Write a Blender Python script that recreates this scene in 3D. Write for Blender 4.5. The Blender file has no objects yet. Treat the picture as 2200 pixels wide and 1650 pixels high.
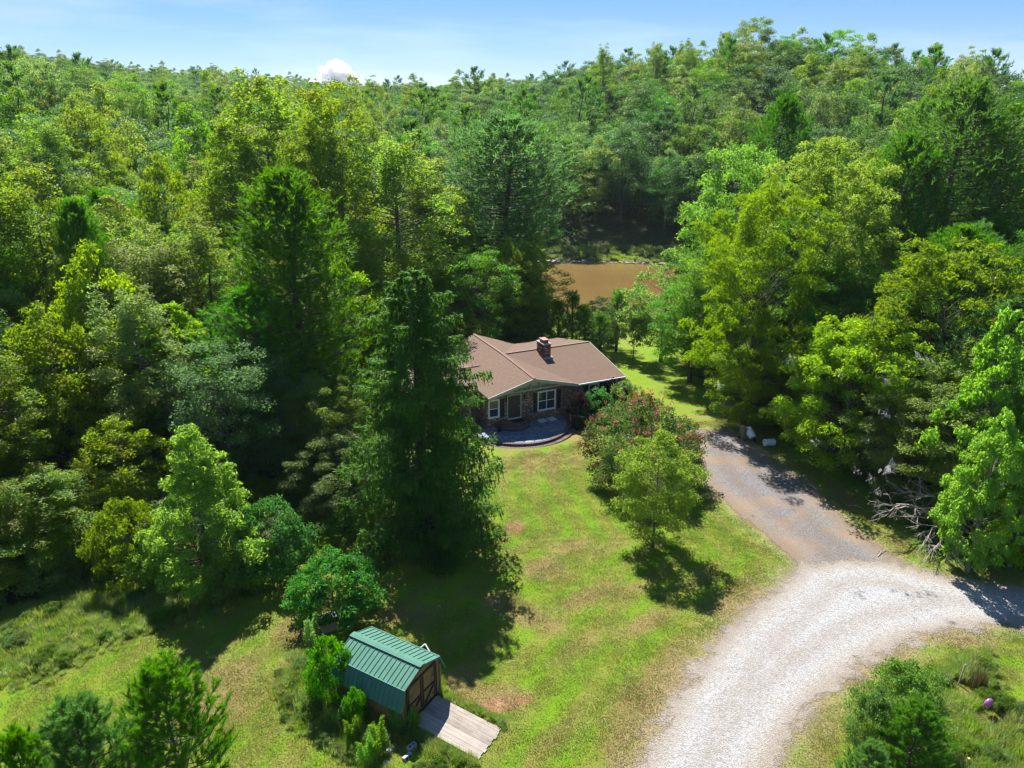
import bpy, math, random
import numpy as np
from mathutils import Vector, Matrix

# ------------------------------------------------------------------ camera, world, sun, exposure
SC = bpy.context.scene
COL = SC.collection
CAM_H, PITCH, F_PX = 25.0, math.radians(20.3), 1600.0
cam_d = bpy.data.cameras.new('drone_camera')
cam_d.sensor_width = 36.0
cam_d.lens = 36.0 * F_PX / 2200.0
cam_d.clip_start, cam_d.clip_end = 0.5, 12000
cam = bpy.data.objects.new('drone_camera', cam_d)
cam.location = (0, 0, CAM_H)
cam.rotation_euler = (math.pi / 2 - PITCH, 0, 0)
COL.objects.link(cam)
SC.camera = cam

SUN_EL = math.radians(53)
SHADOW_PHI = math.radians(17.0)            # shadows fall toward the camera, a little to the right
to_sun = Vector((-math.sin(SHADOW_PHI) * math.cos(SUN_EL), math.cos(SHADOW_PHI) * math.cos(SUN_EL), math.sin(SUN_EL)))
world = bpy.data.worlds.new('World')
SC.world = world
world.use_nodes = True
wn, wl = world.node_tree.nodes, world.node_tree.links
bg = wn['Background']
sky = wn.new('ShaderNodeTexSky')
sky.sky_type = 'NISHITA'
sky.sun_disc = False
sky.sun_elevation = SUN_EL
sky.sun_rotation = math.atan2(to_sun.x, to_sun.y)
sky.altitude = 300
sky.air_density, sky.dust_density, sky.ozone_density = 0.75, 0.0, 6.0
bg.inputs['Strength'].default_value = 0.098
# thin cirrus veil high in the sky
tc = wn.new('ShaderNodeTexCoord')
mp = wn.new('ShaderNodeMapping')
mp.inputs['Rotation'].default_value = (0, 0.30, 0.2)
mp.inputs['Scale'].default_value = (1.6, 1.6, 11.0)
nz = wn.new('ShaderNodeTexNoise')
nz.inputs['Scale'].default_value = 1.7
nz.inputs['Detail'].default_value = 7
nz.inputs['Roughness'].default_value = 0.55
cr = wn.new('ShaderNodeValToRGB')
cr.color_ramp.elements[0].position = 0.47
cr.color_ramp.elements[0].color = (0, 0, 0, 1)
cr.color_ramp.elements[1].position = 0.78
cr.color_ramp.elements[1].color = (0.34, 0.34, 0.34, 1)
mxw = wn.new('ShaderNodeMixRGB')
mxw.inputs['Color2'].default_value = (4.9, 5.1, 5.6, 1)
hs = wn.new('ShaderNodeHueSaturation')
hs.inputs['Saturation'].default_value = 1.38
gm_ = wn.new('ShaderNodeGamma'); gm_.inputs[1].default_value = 0.7
wl.new(tc.outputs['Generated'], mp.inputs['Vector'])
wl.new(mp.outputs[0], nz.inputs['Vector'])
wl.new(nz.outputs['Fac'], cr.inputs['Fac'])
wl.new(cr.outputs['Color'], mxw.inputs['Fac'])
wl.new(sky.outputs[0], gm_.inputs[0]); wl.new(gm_.outputs[0], hs.inputs['Color'])
tintw = wn.new('ShaderNodeMixRGB'); tintw.blend_type = 'MULTIPLY'; tintw.inputs[0].default_value = 1; tintw.inputs[2].default_value = (.97, .90, 1.0, 1)
wl.new(hs.outputs[0], tintw.inputs[1]); wl.new(tintw.outputs[0], mxw.inputs['Color1'])
wl.new(mxw.outputs[0], bg.inputs['Color'])

sun_d = bpy.data.lights.new('sun', 'SUN')
sun_d.energy = 4.5
sun_d.angle = math.radians(0.53)
sun_d.color = (1.0, 0.97, 0.925)
sun = bpy.data.objects.new('sun', sun_d)
sun.rotation_euler = to_sun.to_track_quat('Z', 'Y').to_euler()
sun.location = (0, 0, 80)
COL.objects.link(sun)

SC.view_settings.view_transform = 'Standard'
SC.view_settings.look = 'None'
SC.view_settings.gamma = 1
SC.view_settings.use_curve_mapping = False
SC.view_settings.exposure = 1.33
cy = SC.cycles
cy.max_bounces = 9
cy.diffuse_bounces = 5
cy.glossy_bounces = 2
cy.transmission_bounces = 5
cy.transparent_max_bounces = 12
cy.volume_bounces = 5
cy.use_denoising = True
cy.denoiser = 'OPENIMAGEDENOISE'
cy.denoising_input_passes = 'RGB_ALBEDO_NORMAL'
cy.pixel_filter_type = 'BLACKMAN_HARRIS'
cy.filter_width = 1.35
cy.sample_clamp_indirect = 6.0

HAZE = 0.00008
RNG = np.random.default_rng(11)
random.seed(11)

# ------------------------------------------------------------------ numeric helpers
RAD = np.array([0, 42, 60, 90, 110, 130, 150, 170, 200, 240, 300, 450, 600, 900, 1600], float)
AZS = np.array([-180, -90, -50, -35, -22, -10, 0, 8, 18, 28, 36, 50, 90, 180], float)
HT = np.array([
    [0, 0, 0, 0, 0, 0, 0, 0, 0, 0, 0, 0, 0, 0, 0],
    [0, 0, 0, 2, 4, 6, 8, 9, 10, 12, 14, 20, 20, 20, 20],
    [0, 0, 0, 2, 6, 11, 15, 17, 19, 22, 26, 37, 45, 48, 48],
    [0, 0, 0, 1, 4, 8, 12, 14, 16, 19, 23, 34, 46, 44, 44],
    [0, 0, -.3, -1, 0, 2, 4, 6, 9, 12, 16, 27, 36, 36, 36],
    [0, 0, -.5, -2, -2, -1.5, 0, 2, 5, 8, 13, 22, 26, 26, 26],
    [0, 0, -.6, -2, -2.5, -2.5, -2, 1, 6, 12, 19, 24, 24, 24, 24],
    [0, 0, -.6, -2, -2.5, -2.5, -2, 3, 10, 20, 28, 29, 28, 28, 28],
    [0, 0, -.6, -1.8, -2.5, -2.5, -1.5, 4, 13, 23, 28, 28, 28, 28, 28],
    [0, 0, -.3, -1, -1, 0, 4, 9, 15, 19, 20, 20, 20, 20, 20],
    [0, 0, 0, 0, 1, 3, 6, 8, 11, 12, 13, 15, 16, 16, 16],
    [0, 0, 0, 0, 1, 3, 5, 7, 9, 10, 11, 13, 14, 14, 14],
    [0, 0, 0, 0, 1, 4, 6, 8, 10, 12, 14, 18, 18, 18, 18],
    [0, 0, 0, 0, 0, 0, 0, 0, 0, 0, 0, 0, 0, 0, 0]], float)
LAKE_C, LAKE_R, LAKE_Z = (14.0, 123.0), (36.0, 19.0), -2.8


def height(x, y):
    x = np.asarray(x, float); y = np.asarray(y, float)
    r = np.hypot(x, y); az = np.degrees(np.arctan2(x, y))
    ri = np.clip(np.searchsorted(RAD, r) - 1, 0, len(RAD) - 2)
    ai = np.clip(np.searchsorted(AZS, az) - 1, 0, len(AZS) - 2)
    fr = np.clip((r - RAD[ri]) / (RAD[ri + 1] - RAD[ri]), 0, 1)
    fa = np.clip((az - AZS[ai]) / (AZS[ai + 1] - AZS[ai]), 0, 1)
    fa = fa * fa * (3 - 2 * fa)
    a = HT[ai, ri] * (1 - fr) + HT[ai, ri + 1] * fr
    b = HT[ai + 1, ri] * (1 - fr) + HT[ai + 1, ri + 1] * fr
    h = a * (1 - fa) + b * fa
    amp = np.clip((r - 60) / 200, 0, 1)
    h = h + amp * (1.6 * np.sin(x * .043 + 1.3) * np.cos(y * .037) + 1.1 * np.sin(x * .021 - y * .03))
    # shallow bumps of the yard
    h = h + .05 * np.sin(x * .31 + .6) * np.sin(y * .27 + 1.1) * np.clip((r - 24) / 10, 0, 1)
    e = np.hypot((x - LAKE_C[0]) / LAKE_R[0], (y - LAKE_C[1]) / LAKE_R[1])
    e = e + .05 * np.sin(x * .25) + .04 * np.sin(x * .11 + 2)
    t = np.clip((1.25 - e) / .25, 0, 1); t = t * t * (3 - 2 * t)
    h = np.where(h > LAKE_Z, h * (1 - t) + (LAKE_Z + .02) * t, h)
    return h - np.clip((1.0 - e) * 8, 0, 1.6)


cp, sp = math.cos(PITCH), math.sin(PITCH)


def G(px, py, z=None):
    """point of the ground (or of the level z) seen at a photograph position"""
    d = (px - 1100.0, F_PX * cp + (825.0 - py) * sp, -F_PX * sp + (825.0 - py) * cp)
    zz = 0.0 if z is None else z
    for _ in range(30):
        t = (zz - CAM_H) / d[2]
        x, y = d[0] * t, d[1] * t
        if z is not None:
            break
        zz = .5 * zz + .5 * float(height(x, y))
    return (x, y)


def proj(x, y, z):
    dy, dz = y, z - CAM_H
    k = F_PX / (dy * cp - dz * sp)
    return 1100 + k * x, 825 - k * (dy * sp + dz * cp)


def sdf(poly, X, Y):
    """signed distance to a polygon, positive inside"""
    P = np.asarray(poly, float)
    d = np.full(X.shape, 1e9); inside = np.zeros(X.shape, bool)
    n = len(P)
    for i in range(n):
        ax, ay = P[i]; bx, by = P[(i + 1) % n]
        ex, ey = bx - ax, by - ay
        t = np.clip(((X - ax) * ex + (Y - ay) * ey) / (ex * ex + ey * ey + 1e-12), 0, 1)
        d = np.minimum(d, np.hypot(X - ax - t * ex, Y - ay - t * ey))
        c = ((ay > Y) != (by > Y))
        with np.errstate(divide='ignore', invalid='ignore'):
            xi = ax + (Y - ay) * ex / (ey if ey != 0 else 1e-9)
        inside ^= (c & (X < xi))
    return np.where(inside, d, -d)


def mesh_np(name, V, F, mats, attrs=None, smooth=False, mat_idx=None):
    """mesh from arrays: F is a list of (n,k) index arrays"""
    me = bpy.data.meshes.new(name)
    V = np.asarray(V, np.float32)
    me.vertices.add(len(V)); me.vertices.foreach_set('co', V.ravel())
    if isinstance(F, np.ndarray):
        F = [F]
    F = [f for f in F if len(f)]
    loops = np.concatenate([f.ravel() for f in F]).astype(np.int32)
    tot = np.concatenate([np.full(len(f), f.shape[1], np.int32) for f in F])
    start = np.concatenate([[0], np.cumsum(tot)[:-1]]).astype(np.int32)
    me.loops.add(len(loops)); me.loops.foreach_set('vertex_index', loops)
    me.polygons.add(len(tot)); me.polygons.foreach_set('loop_start', start)
    me.polygons.foreach_set('loop_total', tot)
    if mat_idx is not None:
        me.polygons.foreach_set('material_index', np.asarray(mat_idx, np.int32))
    me.polygons.foreach_set('use_smooth', np.full(len(tot), smooth))
    me.update(calc_edges=True)
    for m in (mats if isinstance(mats, (list, tuple)) else [mats]):
        me.materials.append(m)
    for k, v in (attrs or {}).items():
        a = me.attributes.new(k, 'FLOAT', 'POINT'); a.data.foreach_set('value', np.asarray(v, np.float32))
    return me


def link(name, me, parent=None, loc=None, rot=None, scale=None):
    o = bpy.data.objects.new(name, me)
    COL.objects.link(o)
    if parent is not None: o.parent = parent
    if loc is not None: o.location = loc
    if rot is not None: o.rotation_euler = rot
    if scale is not None: o.scale = scale
    return o


def tag(o, label=None, cat=None, group=None, kind=None):
    if label: o['label'] = label
    if cat: o['category'] = cat
    if group: o['group'] = group
    if kind: o['kind'] = kind
    return o


def empty(name, loc, rz=0.0, label=None, cat=None, group=None):
    o = bpy.data.objects.new(name, None)
    o.empty_display_size = .3
    COL.objects.link(o); o.location = loc; o.rotation_euler = (0, 0, rz)
    return tag(o, label, cat, group)


class MB:
    """collects solids, then links them as one mesh object"""
    def __init__(s): s.V = []; s.F = []; s.n = 0

    def add(s, verts, faces):
        s.V.extend([tuple(v) for v in verts]); s.F.extend([[i + s.n for i in f] for f in faces]); s.n += len(verts)
        return s

    def box(s, a, b, M=None):
        (x0, y0, z0), (x1, y1, z1) = a, b
        v = [Vector(p) for p in ((x0, y0, z0), (x1, y0, z0), (x1, y1, z0), (x0, y1, z0), (x0, y0, z1), (x1, y0, z1), (x1, y1, z1), (x0, y1, z1))]
        if M is not None: v = [M @ p for p in v]
        return s.add(v, [(0, 3, 2, 1), (4, 5, 6, 7), (0, 1, 5, 4), (1, 2, 6, 5), (2, 3, 7, 6), (3, 0, 4, 7)])

    def prism(s, poly, z0, z1):
        n = len(poly)
        v = [(p[0], p[1], z0) for p in poly] + [(p[0], p[1], z1) for p in poly]
        return s.add(v, [tuple(reversed(range(n))), tuple(range(n, 2 * n))] + [(i, (i + 1) % n, n + (i + 1) % n, n + i) for i in range(n)])

    def slab(s, pts, th):
        """polygon in 3-D extruded down by th"""
        n = len(pts)
        v = [tuple(p) for p in pts] + [(p[0], p[1], p[2] - th) for p in pts]
        return s.add(v, [tuple(range(n)), tuple(reversed(range(n, 2 * n)))] + [(i, n + i, n + (i + 1) % n, (i + 1) % n) for i in range(n)])

    def bar(s, a, b, w, h=None):
        """rectangular bar from a to b"""
        a = Vector(a); b = Vector(b); h = h or w
        d = (b - a).normalized(); up = Vector((0, 0, 1)) if abs(d.z) < .95 else Vector((1, 0, 0))
        r = d.cross(up).normalized() * w / 2; u = r.cross(d).normalized() * h / 2
        v = [a - r - u, a + r - u, a + r + u, a - r + u, b - r - u, b + r - u, b + r + u, b - r + u]
        return s.add(v, [(0, 3, 2, 1), (4, 5, 6, 7), (0, 1, 5, 4), (1, 2, 6, 5), (2, 3, 7, 6), (3, 0, 4, 7)][::1])

    def tube(s, pts, rad, n=8, cap=True):
        pts = [Vector(p) for p in pts]; rad = rad if isinstance(rad, (list, tuple)) else [rad] * len(pts)
        base = []; ref = None
        for i, p in enumerate(pts):
            d = (pts[min(i + 1, len(pts) - 1)] - pts[max(i - 1, 0)]).normalized()
            if ref is None: ref = Vector((1, 0, 0)) if abs(d.x) < .9 else Vector((0, 1, 0))
            r = (ref - d * ref.dot(d)).normalized(); u = d.cross(r); ref = r
            base += [p + (r * math.cos(2 * math.pi * k / n) + u * math.sin(2 * math.pi * k / n)) * rad[i] for k in range(n)]
        f = [(i * n + k, i * n + (k + 1) % n, (i + 1) * n + (k + 1) % n, (i + 1) * n + k) for i in range(len(pts) - 1) for k in range(n)]
        if cap: f += [tuple(reversed(range(n))), tuple(range((len(pts) - 1) * n, len(pts) * n))]
        return s.add(base, f)

    def build(s, name, mat, parent=None, loc=None, rot=None, smooth=False):
        me = bpy.data.meshes.new(name); me.from_pydata(s.V, [], s.F); me.materials.append(mat)
        if smooth:
            for p in me.polygons: p.use_smooth = True
        me.update()
        return link(name, me, parent, loc, rot)


# ------------------------------------------------------------------ materials
def new_mat(name):
    m = bpy.data.materials.new(name); m.use_nodes = True
    nt = m.node_tree; b = nt.nodes['Principled BSDF']
    return m, nt, b


def N(nt, typ, **kw):
    n = nt.nodes.new(typ)
    for k, v in kw.items():
        if k.startswith('in_'):
            key = k[3:].replace('_', ' ')
            n.inputs[int(key) if key.isdigit() else key].default_value = v
        else:
            setattr(n, k, v)
    return n


def noise(nt, scale, detail=4, rough=.55, vec=None, dist=0.0):
    n = N(nt, 'ShaderNodeTexNoise'); n.inputs['Scale'].default_value = scale
    n.inputs['Detail'].default_value = detail; n.inputs['Roughness'].default_value = rough
    n.inputs['Distortion'].default_value = dist
    if vec is not None: nt.links.new(vec, n.inputs['Vector'])
    return n


def ramp(nt, fac, stops):
    r = N(nt, 'ShaderNodeValToRGB'); e = r.color_ramp.elements
    while len(e) < len(stops): e.new(.5)
    for i, (p, c) in enumerate(stops):
        e[i].position = p; e[i].color = (*c, 1) if len(c) == 3 else c
    nt.links.new(fac, r.inputs['Fac'])
    return r.outputs['Color']


def mixc(nt, fac, a, b, mode='MIX'):
    m = N(nt, 'ShaderNodeMixRGB'); m.blend_type = mode
    for k, v in (('Fac', fac), ('Color1', a), ('Color2', b)):
        if isinstance(v, (int, float)): m.inputs[k].default_value = v
        elif isinstance(v, tuple): m.inputs[k].default_value = (*v, 1)
        else: nt.links.new(v, m.inputs[k])
    return m.outputs[0]


def math_(nt, op, a, b=None, c=None, clamp=False):
    m = N(nt, 'ShaderNodeMath'); m.operation = op; m.use_clamp = clamp
    for i, v in enumerate((a, b, c)):
        if v is None: continue
        if isinstance(v, (int, float)): m.inputs[i].default_value = v
        else: nt.links.new(v, m.inputs[i])
    return m.outputs[0]


def simple(name, col, rough=.7, var=.15, scale=6.0, bump=0.0, bscale=40.0, metal=0.0, spec=.4):
    m, nt, b = new_mat(name)
    tcn = N(nt, 'ShaderNodeTexCoord')
    n = noise(nt, scale, 5, .6, tcn.outputs['Object'])
    c = ramp(nt, n.outputs['Fac'], [(.3, tuple(x * (1 - var) for x in col)), (.7, tuple(min(1, x * (1 + var)) for x in col))])
    nt.links.new(c, b.inputs['Base Color'])
    b.inputs['Roughness'].default_value = rough; b.inputs['Metallic'].default_value = metal
    b.inputs['Specular IOR Level'].default_value = spec
    if bump:
        n2 = noise(nt, bscale, 3, .6, tcn.outputs['Object'])
        bp = N(nt, 'ShaderNodeBump'); bp.inputs['Strength'].default_value = bump
        nt.links.new(n2.outputs['Fac'], bp.inputs['Height']); nt.links.new(bp.outputs[0], b.inputs['Normal'])
    return m


def leaf_mat(name, c1, c2, trans, tfac=.45, hue=.04, val=.35, rough=.5, autumn=None, afac=0.0, spec=.35):
    """foliage: two-sided leaves, light passes through; tone differs from leaf to leaf and tree to tree"""
    m, nt, b = new_mat(name)
    geo = N(nt, 'ShaderNodeNewGeometry'); oi = N(nt, 'ShaderNodeObjectInfo'); tcn = N(nt, 'ShaderNodeTexCoord')
    n = noise(nt, .55, 3, .6, tcn.outputs['Object'])
    f = math_(nt, 'MULTIPLY_ADD', geo.outputs['Random Per Island'], .6, math_(nt, 'MULTIPLY_ADD', n.outputs['Fac'], 1.3, -.45), clamp=True)
    col = mixc(nt, f, c1, c2)
    tr = mixc(nt, f, tuple(x * .75 for x in trans), trans)
    if autumn:
        n3 = noise(nt, .35, 2, .5, tcn.outputs['Object'])
        af = ramp(nt, math_(nt, 'MULTIPLY_ADD', geo.outputs['Random Per Island'], .25, n3.outputs['Fac']), [(.60 - afac * .2, (0, 0, 0)), (.80 - afac * .2, (1, 1, 1))])
        col = mixc(nt, af, col, autumn); tr = mixc(nt, af, tr, tuple(min(1, x * 1.7) for x in autumn))
    def hsv(c):
        h = N(nt, 'ShaderNodeHueSaturation')
        nt.links.new(math_(nt, 'MULTIPLY_ADD', oi.outputs['Random'], hue, .5 - hue / 2), h.inputs['Hue'])
        r2 = math_(nt, 'FRACT', math_(nt, 'MULTIPLY', oi.outputs['Random'], 7.31))
        v = math_(nt, 'MULTIPLY_ADD', r2, val, 1 - val / 2)
        r3 = math_(nt, 'FRACT', math_(nt, 'MULTIPLY', oi.outputs['Random'], 17.7))
        nt.links.new(math_(nt, 'MULTIPLY_ADD', r3, .3, .85), h.inputs['Saturation'])
        nt.links.new(v, h.inputs['Value']); nt.links.new(c, h.inputs['Color'])
        return h.outputs[0]
    col = hsv(col); tr = hsv(tr)
    nt.links.new(col, b.inputs['Base Color'])
    b.inputs['Roughness'].default_value = rough; b.inputs['Specular IOR Level'].default_value = spec
    t = N(nt, 'ShaderNodeBsdfTranslucent'); nt.links.new(tr, t.inputs['Color'])
    mx = N(nt, 'ShaderNodeMixShader'); mx.inputs[0].default_value = tfac
    nt.links.new(b.outputs[0], mx.inputs[1]); nt.links.new(t.outputs[0], mx.inputs[2])
    nt.links.new(mx.outputs[0], nt.nodes['Material Output'].inputs['Surface'])
    return m


M = {}
M['bark'] = simple('bark', (.105, .085, .065), .9, .35, 3, .5, 14)
M['pale_bark'] = simple('pale_bark', (.20, .18, .155), .85, .3, 3, .4, 14)
M['dead_wood'] = simple('dead_wood', (.36, .31, .26), .85, .35, 4)
L_OAK = leaf_mat('oak_leaves', (.044, .120, .018), (.096, .205, .028), (.30, .58, .036), .5, .05, .5)
L_DARK = leaf_mat('dark_leaves', (.042, .112, .024), (.088, .185, .034), (.27, .54, .045), .5, .04, .45)
L_POP = leaf_mat('poplar_leaves', (.058, .135, .012), (.120, .210, .014), (.40, .62, .020), .52, .025, .3, autumn=(.20, .22, .010), afac=-.2)
L_LIME = leaf_mat('lime_leaves', (.066, .160, .012), (.130, .250, .014), (.42, .70, .018), .54, .03, .3)
L_WAL = leaf_mat('walnut_leaves', (.078, .155, .012), (.150, .230, .014), (.44, .64, .018), .52, .015, .25)
L_FAR = leaf_mat('hill_leaves', (.032, .098, .018), (.072, .170, .026), (.19, .43, .032), .46, .045, .6)
L_FARD = leaf_mat('dark_hill_leaves', (.026, .076, .018), (.054, .130, .026), (.15, .34, .03), .44, .03, .5)
L_OLIVE = leaf_mat('olive_leaves', (.060, .120, .014), (.120, .190, .018), (.36, .54, .022), .48, .02, .3)
L_GOLD = leaf_mat('golden_leaves', (.060, .085, .010), (.130, .130, .012), (.34, .34, .016), .45, .02, .2, autumn=(.22, .14, .012), afac=.05)
L_PINE = leaf_mat('pine_needles', (.028, .095, .014), (.070, .190, .018), (.19, .48, .024), .42, .03, .3, spec=.2)
L_YPINE = leaf_mat('young_pine_needles', (.042, .140, .010), (.088, .235, .014), (.22, .56, .020), .44, .01, .2, spec=.15)
L_SPRUCE = leaf_mat('spruce_needles', (.034, .100, .014), (.070, .175, .020), (.20, .42, .03), .4, .02, .2, spec=.15)
L_SHRUB = leaf_mat('glossy_leaves', (.024, .100, .014), (.055, .200, .022), (.14, .50, .035), .38, .03, .3, rough=.5, spec=.25)
L_FEATH = leaf_mat('feathery_leaves', (.060, .110, .030), (.105, .170, .040), (.25, .38, .06), .45, .03, .3)
L_MYRT = leaf_mat('myrtle_leaves', (.034, .095, .014), (.080, .155, .022), (.22, .42, .03), .4, .02, .2, autumn=(.14, .07, .02), afac=.0)
L_PURP = leaf_mat('purple_leaves', (.020, .012, .014), (.040, .022, .020), (.08, .03, .03), .3, .02, .2)
L_FLOWER = leaf_mat('red_blossom', (.55, .03, .045), (.72, .07, .10), (.7, .08, .10), .35, .01, .2)
L_FERN = leaf_mat('fennel_leaves', (.085, .20, .014), (.150, .30, .020), (.36, .66, .03), .5, .03, .3)
L_GRASS = leaf_mat('tall_grass_blades', (.110, .230, .025), (.210, .330, .050), (.46, .68, .07), .45, .04, .4, autumn=(.32, .26, .13), afac=.2)
L_WEED = leaf_mat('weed_leaves', (.060, .135, .018), (.120, .210, .030), (.30, .48, .04), .45, .04, .4)

# ------------------------------------------------------------------ ground
def pp(*pts): return [G(*p) for p in pts]


LAWN = pp((-250, 1560), (0, 1455), (110, 1440), (250, 1372), (380, 1325), (470, 1310), (560, 1262), (640, 1215), (650, 1140), (655, 1110), (740, 1080), (820, 1000), (950, 930), (1030, 900)) + \
    [(-2.5, 58.0), (-2, 66), (2, 74), (4, 90)] + pp((1270, 690), (1385, 690), (1480, 735), (1470, 800), (1530, 850), (1600, 890), (1690, 960), (1760, 1010), (1840, 1060), (1930, 1130), (2010, 1200), (2200, 1235), (2500, 1250)) + \
    [(60, 33), (60, 5), (-60, 5), (-60, 18)]
DRIVE = pp((1500, 925), (1480, 945), (1490, 985), (1508, 1030), (1545, 1065), (1600, 1115), (1650, 1150), (1690, 1185), (1720, 1215), (1760, 1260), (1900, 1260), (1975, 1225), (1915, 1195), (1850, 1150), (1780, 1085), (1715, 1025), (1650, 980), (1600, 945), (1565, 922))
ROAD = pp((1330, 1700), (1390, 1610), (1430, 1530), (1480, 1450), (1550, 1365), (1620, 1300), (1680, 1250), (1715, 1215), (1800, 1200), (1900, 1205), (1975, 1225), (2060, 1245), (2200, 1265), (2420, 1290), (2600, 1380), (2420, 1375), (2200, 1345), (2060, 1352), (1960, 1376), (1870, 1420), (1790, 1480), (1720, 1550), (1665, 1640), (1630, 1720), (1620, 1900), (1560, 2300), (1200, 2300), (1260, 1900))


def axis(lo, a, b, hi, step, g=1.085):
    c = list(np.arange(a, b, step)); s = step
    while c[-1] < hi: s = min(s * g, 45); c.append(c[-1] + s)
    s = step; left = [a]
    while left[-1] > lo: s = min(s * g, 45); left.append(left[-1] - s)
    return np.array(left[:0:-1] + c)


xs = axis(-2400, -30, 34, 2400, .24); ys = axis(-900, 19, 72, 2800, .24, 1.06)
X, Y = np.meshgrid(xs, ys)
Zt = height(X, Y)
near = (np.abs(X) < 110) & (Y > 0) & (Y < 160)
lawn_d = np.full(X.shape, -30.0); lawn_d[near] = sdf(LAWN, X[near], Y[near])
road_d = np.full(X.shape, -30.0); road_d[near] = np.maximum(sdf(ROAD, X[near], Y[near]), sdf(DRIVE, X[near], Y[near]))


def blob(px, py, rx, ry, amp=1.0, rot=0.0):
    x, y = G(px, py)
    dx, dy = X - x, Y - y
    c, s = math.cos(math.radians(rot)), math.sin(math.radians(rot))
    u, v = dx * c + dy * s, -dx * s + dy * c
    return 1.2 * amp * np.exp(-((u / rx) ** 2 + (v / ry) ** 2) ** 1.5)


dry = sum(blob(*b) for b in [
    (1165, 1222, 1.3, 1.2, .9), (1235, 1175, 2.0, 1.0, .65), (1130, 1320, 2.8, .8, .8, -35), (1080, 1290, 1.2, .7, .7), (1060, 1500, 1.7, 1.0, .9),
    (990, 1460, .9, .8, .8), (1020, 1040, 2.0, 1.4, .2), (1150, 990, 4.5, 2.0, .55), (1230, 930, 2.2, 3.0, .6), (1080, 950, 3.0, 2.2, .5), (470, 1480, 1.3, 2.2, 1.0, -20),
    (640, 1345, 1.3, 1.6, .9), (620, 1430, 1.0, 1.2, .5), (530, 1510, 1.0, 1.6, .35), (1350, 1160, 1.4, 1.2, .45), (1500, 1235, 1.8, 1.2, .35), (1300, 1280, 2.6, .9, .4, 25),
    (1290, 1370, 3.2, .7, .4, 32), (1230, 1290, 2.4, .6, .4, 30), (1420, 1330, 2.8, .7, .45, 28), (1480, 1400, 3.5, .9, .45, 45), (1420, 1490, 3.5, .9, .7, 62), (1340, 1600, 3.0, .8, .8, 70), (1590, 1290, 2.2, .9, .8, 42),
    (1300, 1520, 3.5, .5, .35, 55), (1200, 1570, 3.0, .5, .3, 50), (1900, 1420, 2.2, .8, .7, 30), (1770, 1560, 2.5, .8, .6, 55), (2060, 1370, 2.4, .6, .7, 0), (1850, 1480, 1.0, .5, .3, 40), (1540, 900, 3.0, 1.6, .45), (1440, 930, 2, 2.5, .3),
    (400, 1420, 1.2, .8, .5), (330, 1340, 1.5, .9, .35), (2120, 1620, 2.6, 2.2, .6), (1960, 1250, 2.5, 1.0, .6), (1800, 1085, 1.5, 3.5, .45, -45), (1900, 1165, 1.5, 3.5, .5, -40), (850, 1320, 2.0, 1.0, .7)])
clay = sum(blob(*b) for b in [(1105, 1133, .75, .8, 1.0), (1095, 1510, 1.3, .5, .85, 20), (1040, 1505, .8, .5, .4), (1165, 1222, .5, .6, .4), (462, 1608, .35, .35, 1.0), (625, 1598, .25, .2, .9),
                                (585, 1510, .3, 1.6, .5), (1120, 1340, 1.4, .3, .4, -35), (1230, 980, 1.2, .8, .3), (90, 1395, .8, .5, .7), (650, 1290, .7, 1.3, .4)])
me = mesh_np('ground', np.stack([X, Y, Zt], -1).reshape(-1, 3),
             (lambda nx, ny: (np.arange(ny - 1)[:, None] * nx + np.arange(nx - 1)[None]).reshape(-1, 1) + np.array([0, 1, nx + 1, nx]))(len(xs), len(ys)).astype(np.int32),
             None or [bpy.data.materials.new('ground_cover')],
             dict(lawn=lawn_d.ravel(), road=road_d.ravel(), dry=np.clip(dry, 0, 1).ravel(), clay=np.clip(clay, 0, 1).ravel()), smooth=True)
gm = me.materials[0]; gm.use_nodes = True; nt = gm.node_tree; b = nt.nodes['Principled BSDF']
tcn = N(nt, 'ShaderNodeTexCoord'); O = tcn.outputs['Object']
def attr(nt, n): a = N(nt, 'ShaderNodeAttribute'); a.attribute_name = n; return a.outputs['Fac']
fine = noise(nt, 9.0, 8, .72, O); mid = noise(nt, 1.1, 5, .65, O, .4); big = noise(nt, .16, 3, .5, O); vfine = noise(nt, 34, 3, .7, O)
tuft = N(nt, 'ShaderNodeTexVoronoi'); tuft.inputs['Scale'].default_value = 7; nt.links.new(O, tuft.inputs['Vector'])
# mower passes run along the drive's edge
grass = ramp(nt, math_(nt, 'MULTIPLY_ADD', fine.outputs['Fac'], .5, math_(nt, 'MULTIPLY_ADD', mid.outputs['Fac'], .4, .15)),
             [(.40, (.092, .190, .006)), (.60, (.138, .258, .007)), (.80, (.190, .305, .012))])
lane = math_(nt, 'SINE', math_(nt, 'MULTIPLY_ADD', attr(nt, 'road'), 3.4, math_(nt, 'MULTIPLY', mid.outputs['Fac'], 1.3)))
lanef = math_(nt, 'MULTIPLY_ADD', lane, .5, .5)
grass = mixc(nt, math_(nt, 'MULTIPLY', lanef, .60), grass, (.195, .215, .022))
straw = ramp(nt, fine.outputs['Fac'], [(.35, (.19, .135, .045)), (.62, (.30, .225, .085))])
dryf = math_(nt, 'ADD', attr(nt, 'dry'), math_(nt, 'MULTIPLY_ADD', big.outputs['Fac'], 1.2, -.58))
dryf = math_(nt, 'ADD', dryf, math_(nt, 'MULTIPLY_ADD', mid.outputs['Fac'], 1.0, -.56))
dryf = math_(nt, 'ADD', dryf, math_(nt, 'MULTIPLY', math_(nt, 'SUBTRACT', fine.outputs['Fac'], .5), .8))
dryf = math_(nt, 'MULTIPLY_ADD', lanef, .22, dryf)
dm = ramp(nt, dryf, [(.02, (0, 0, 0)), (.85, (1, 1, 1))])
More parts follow.
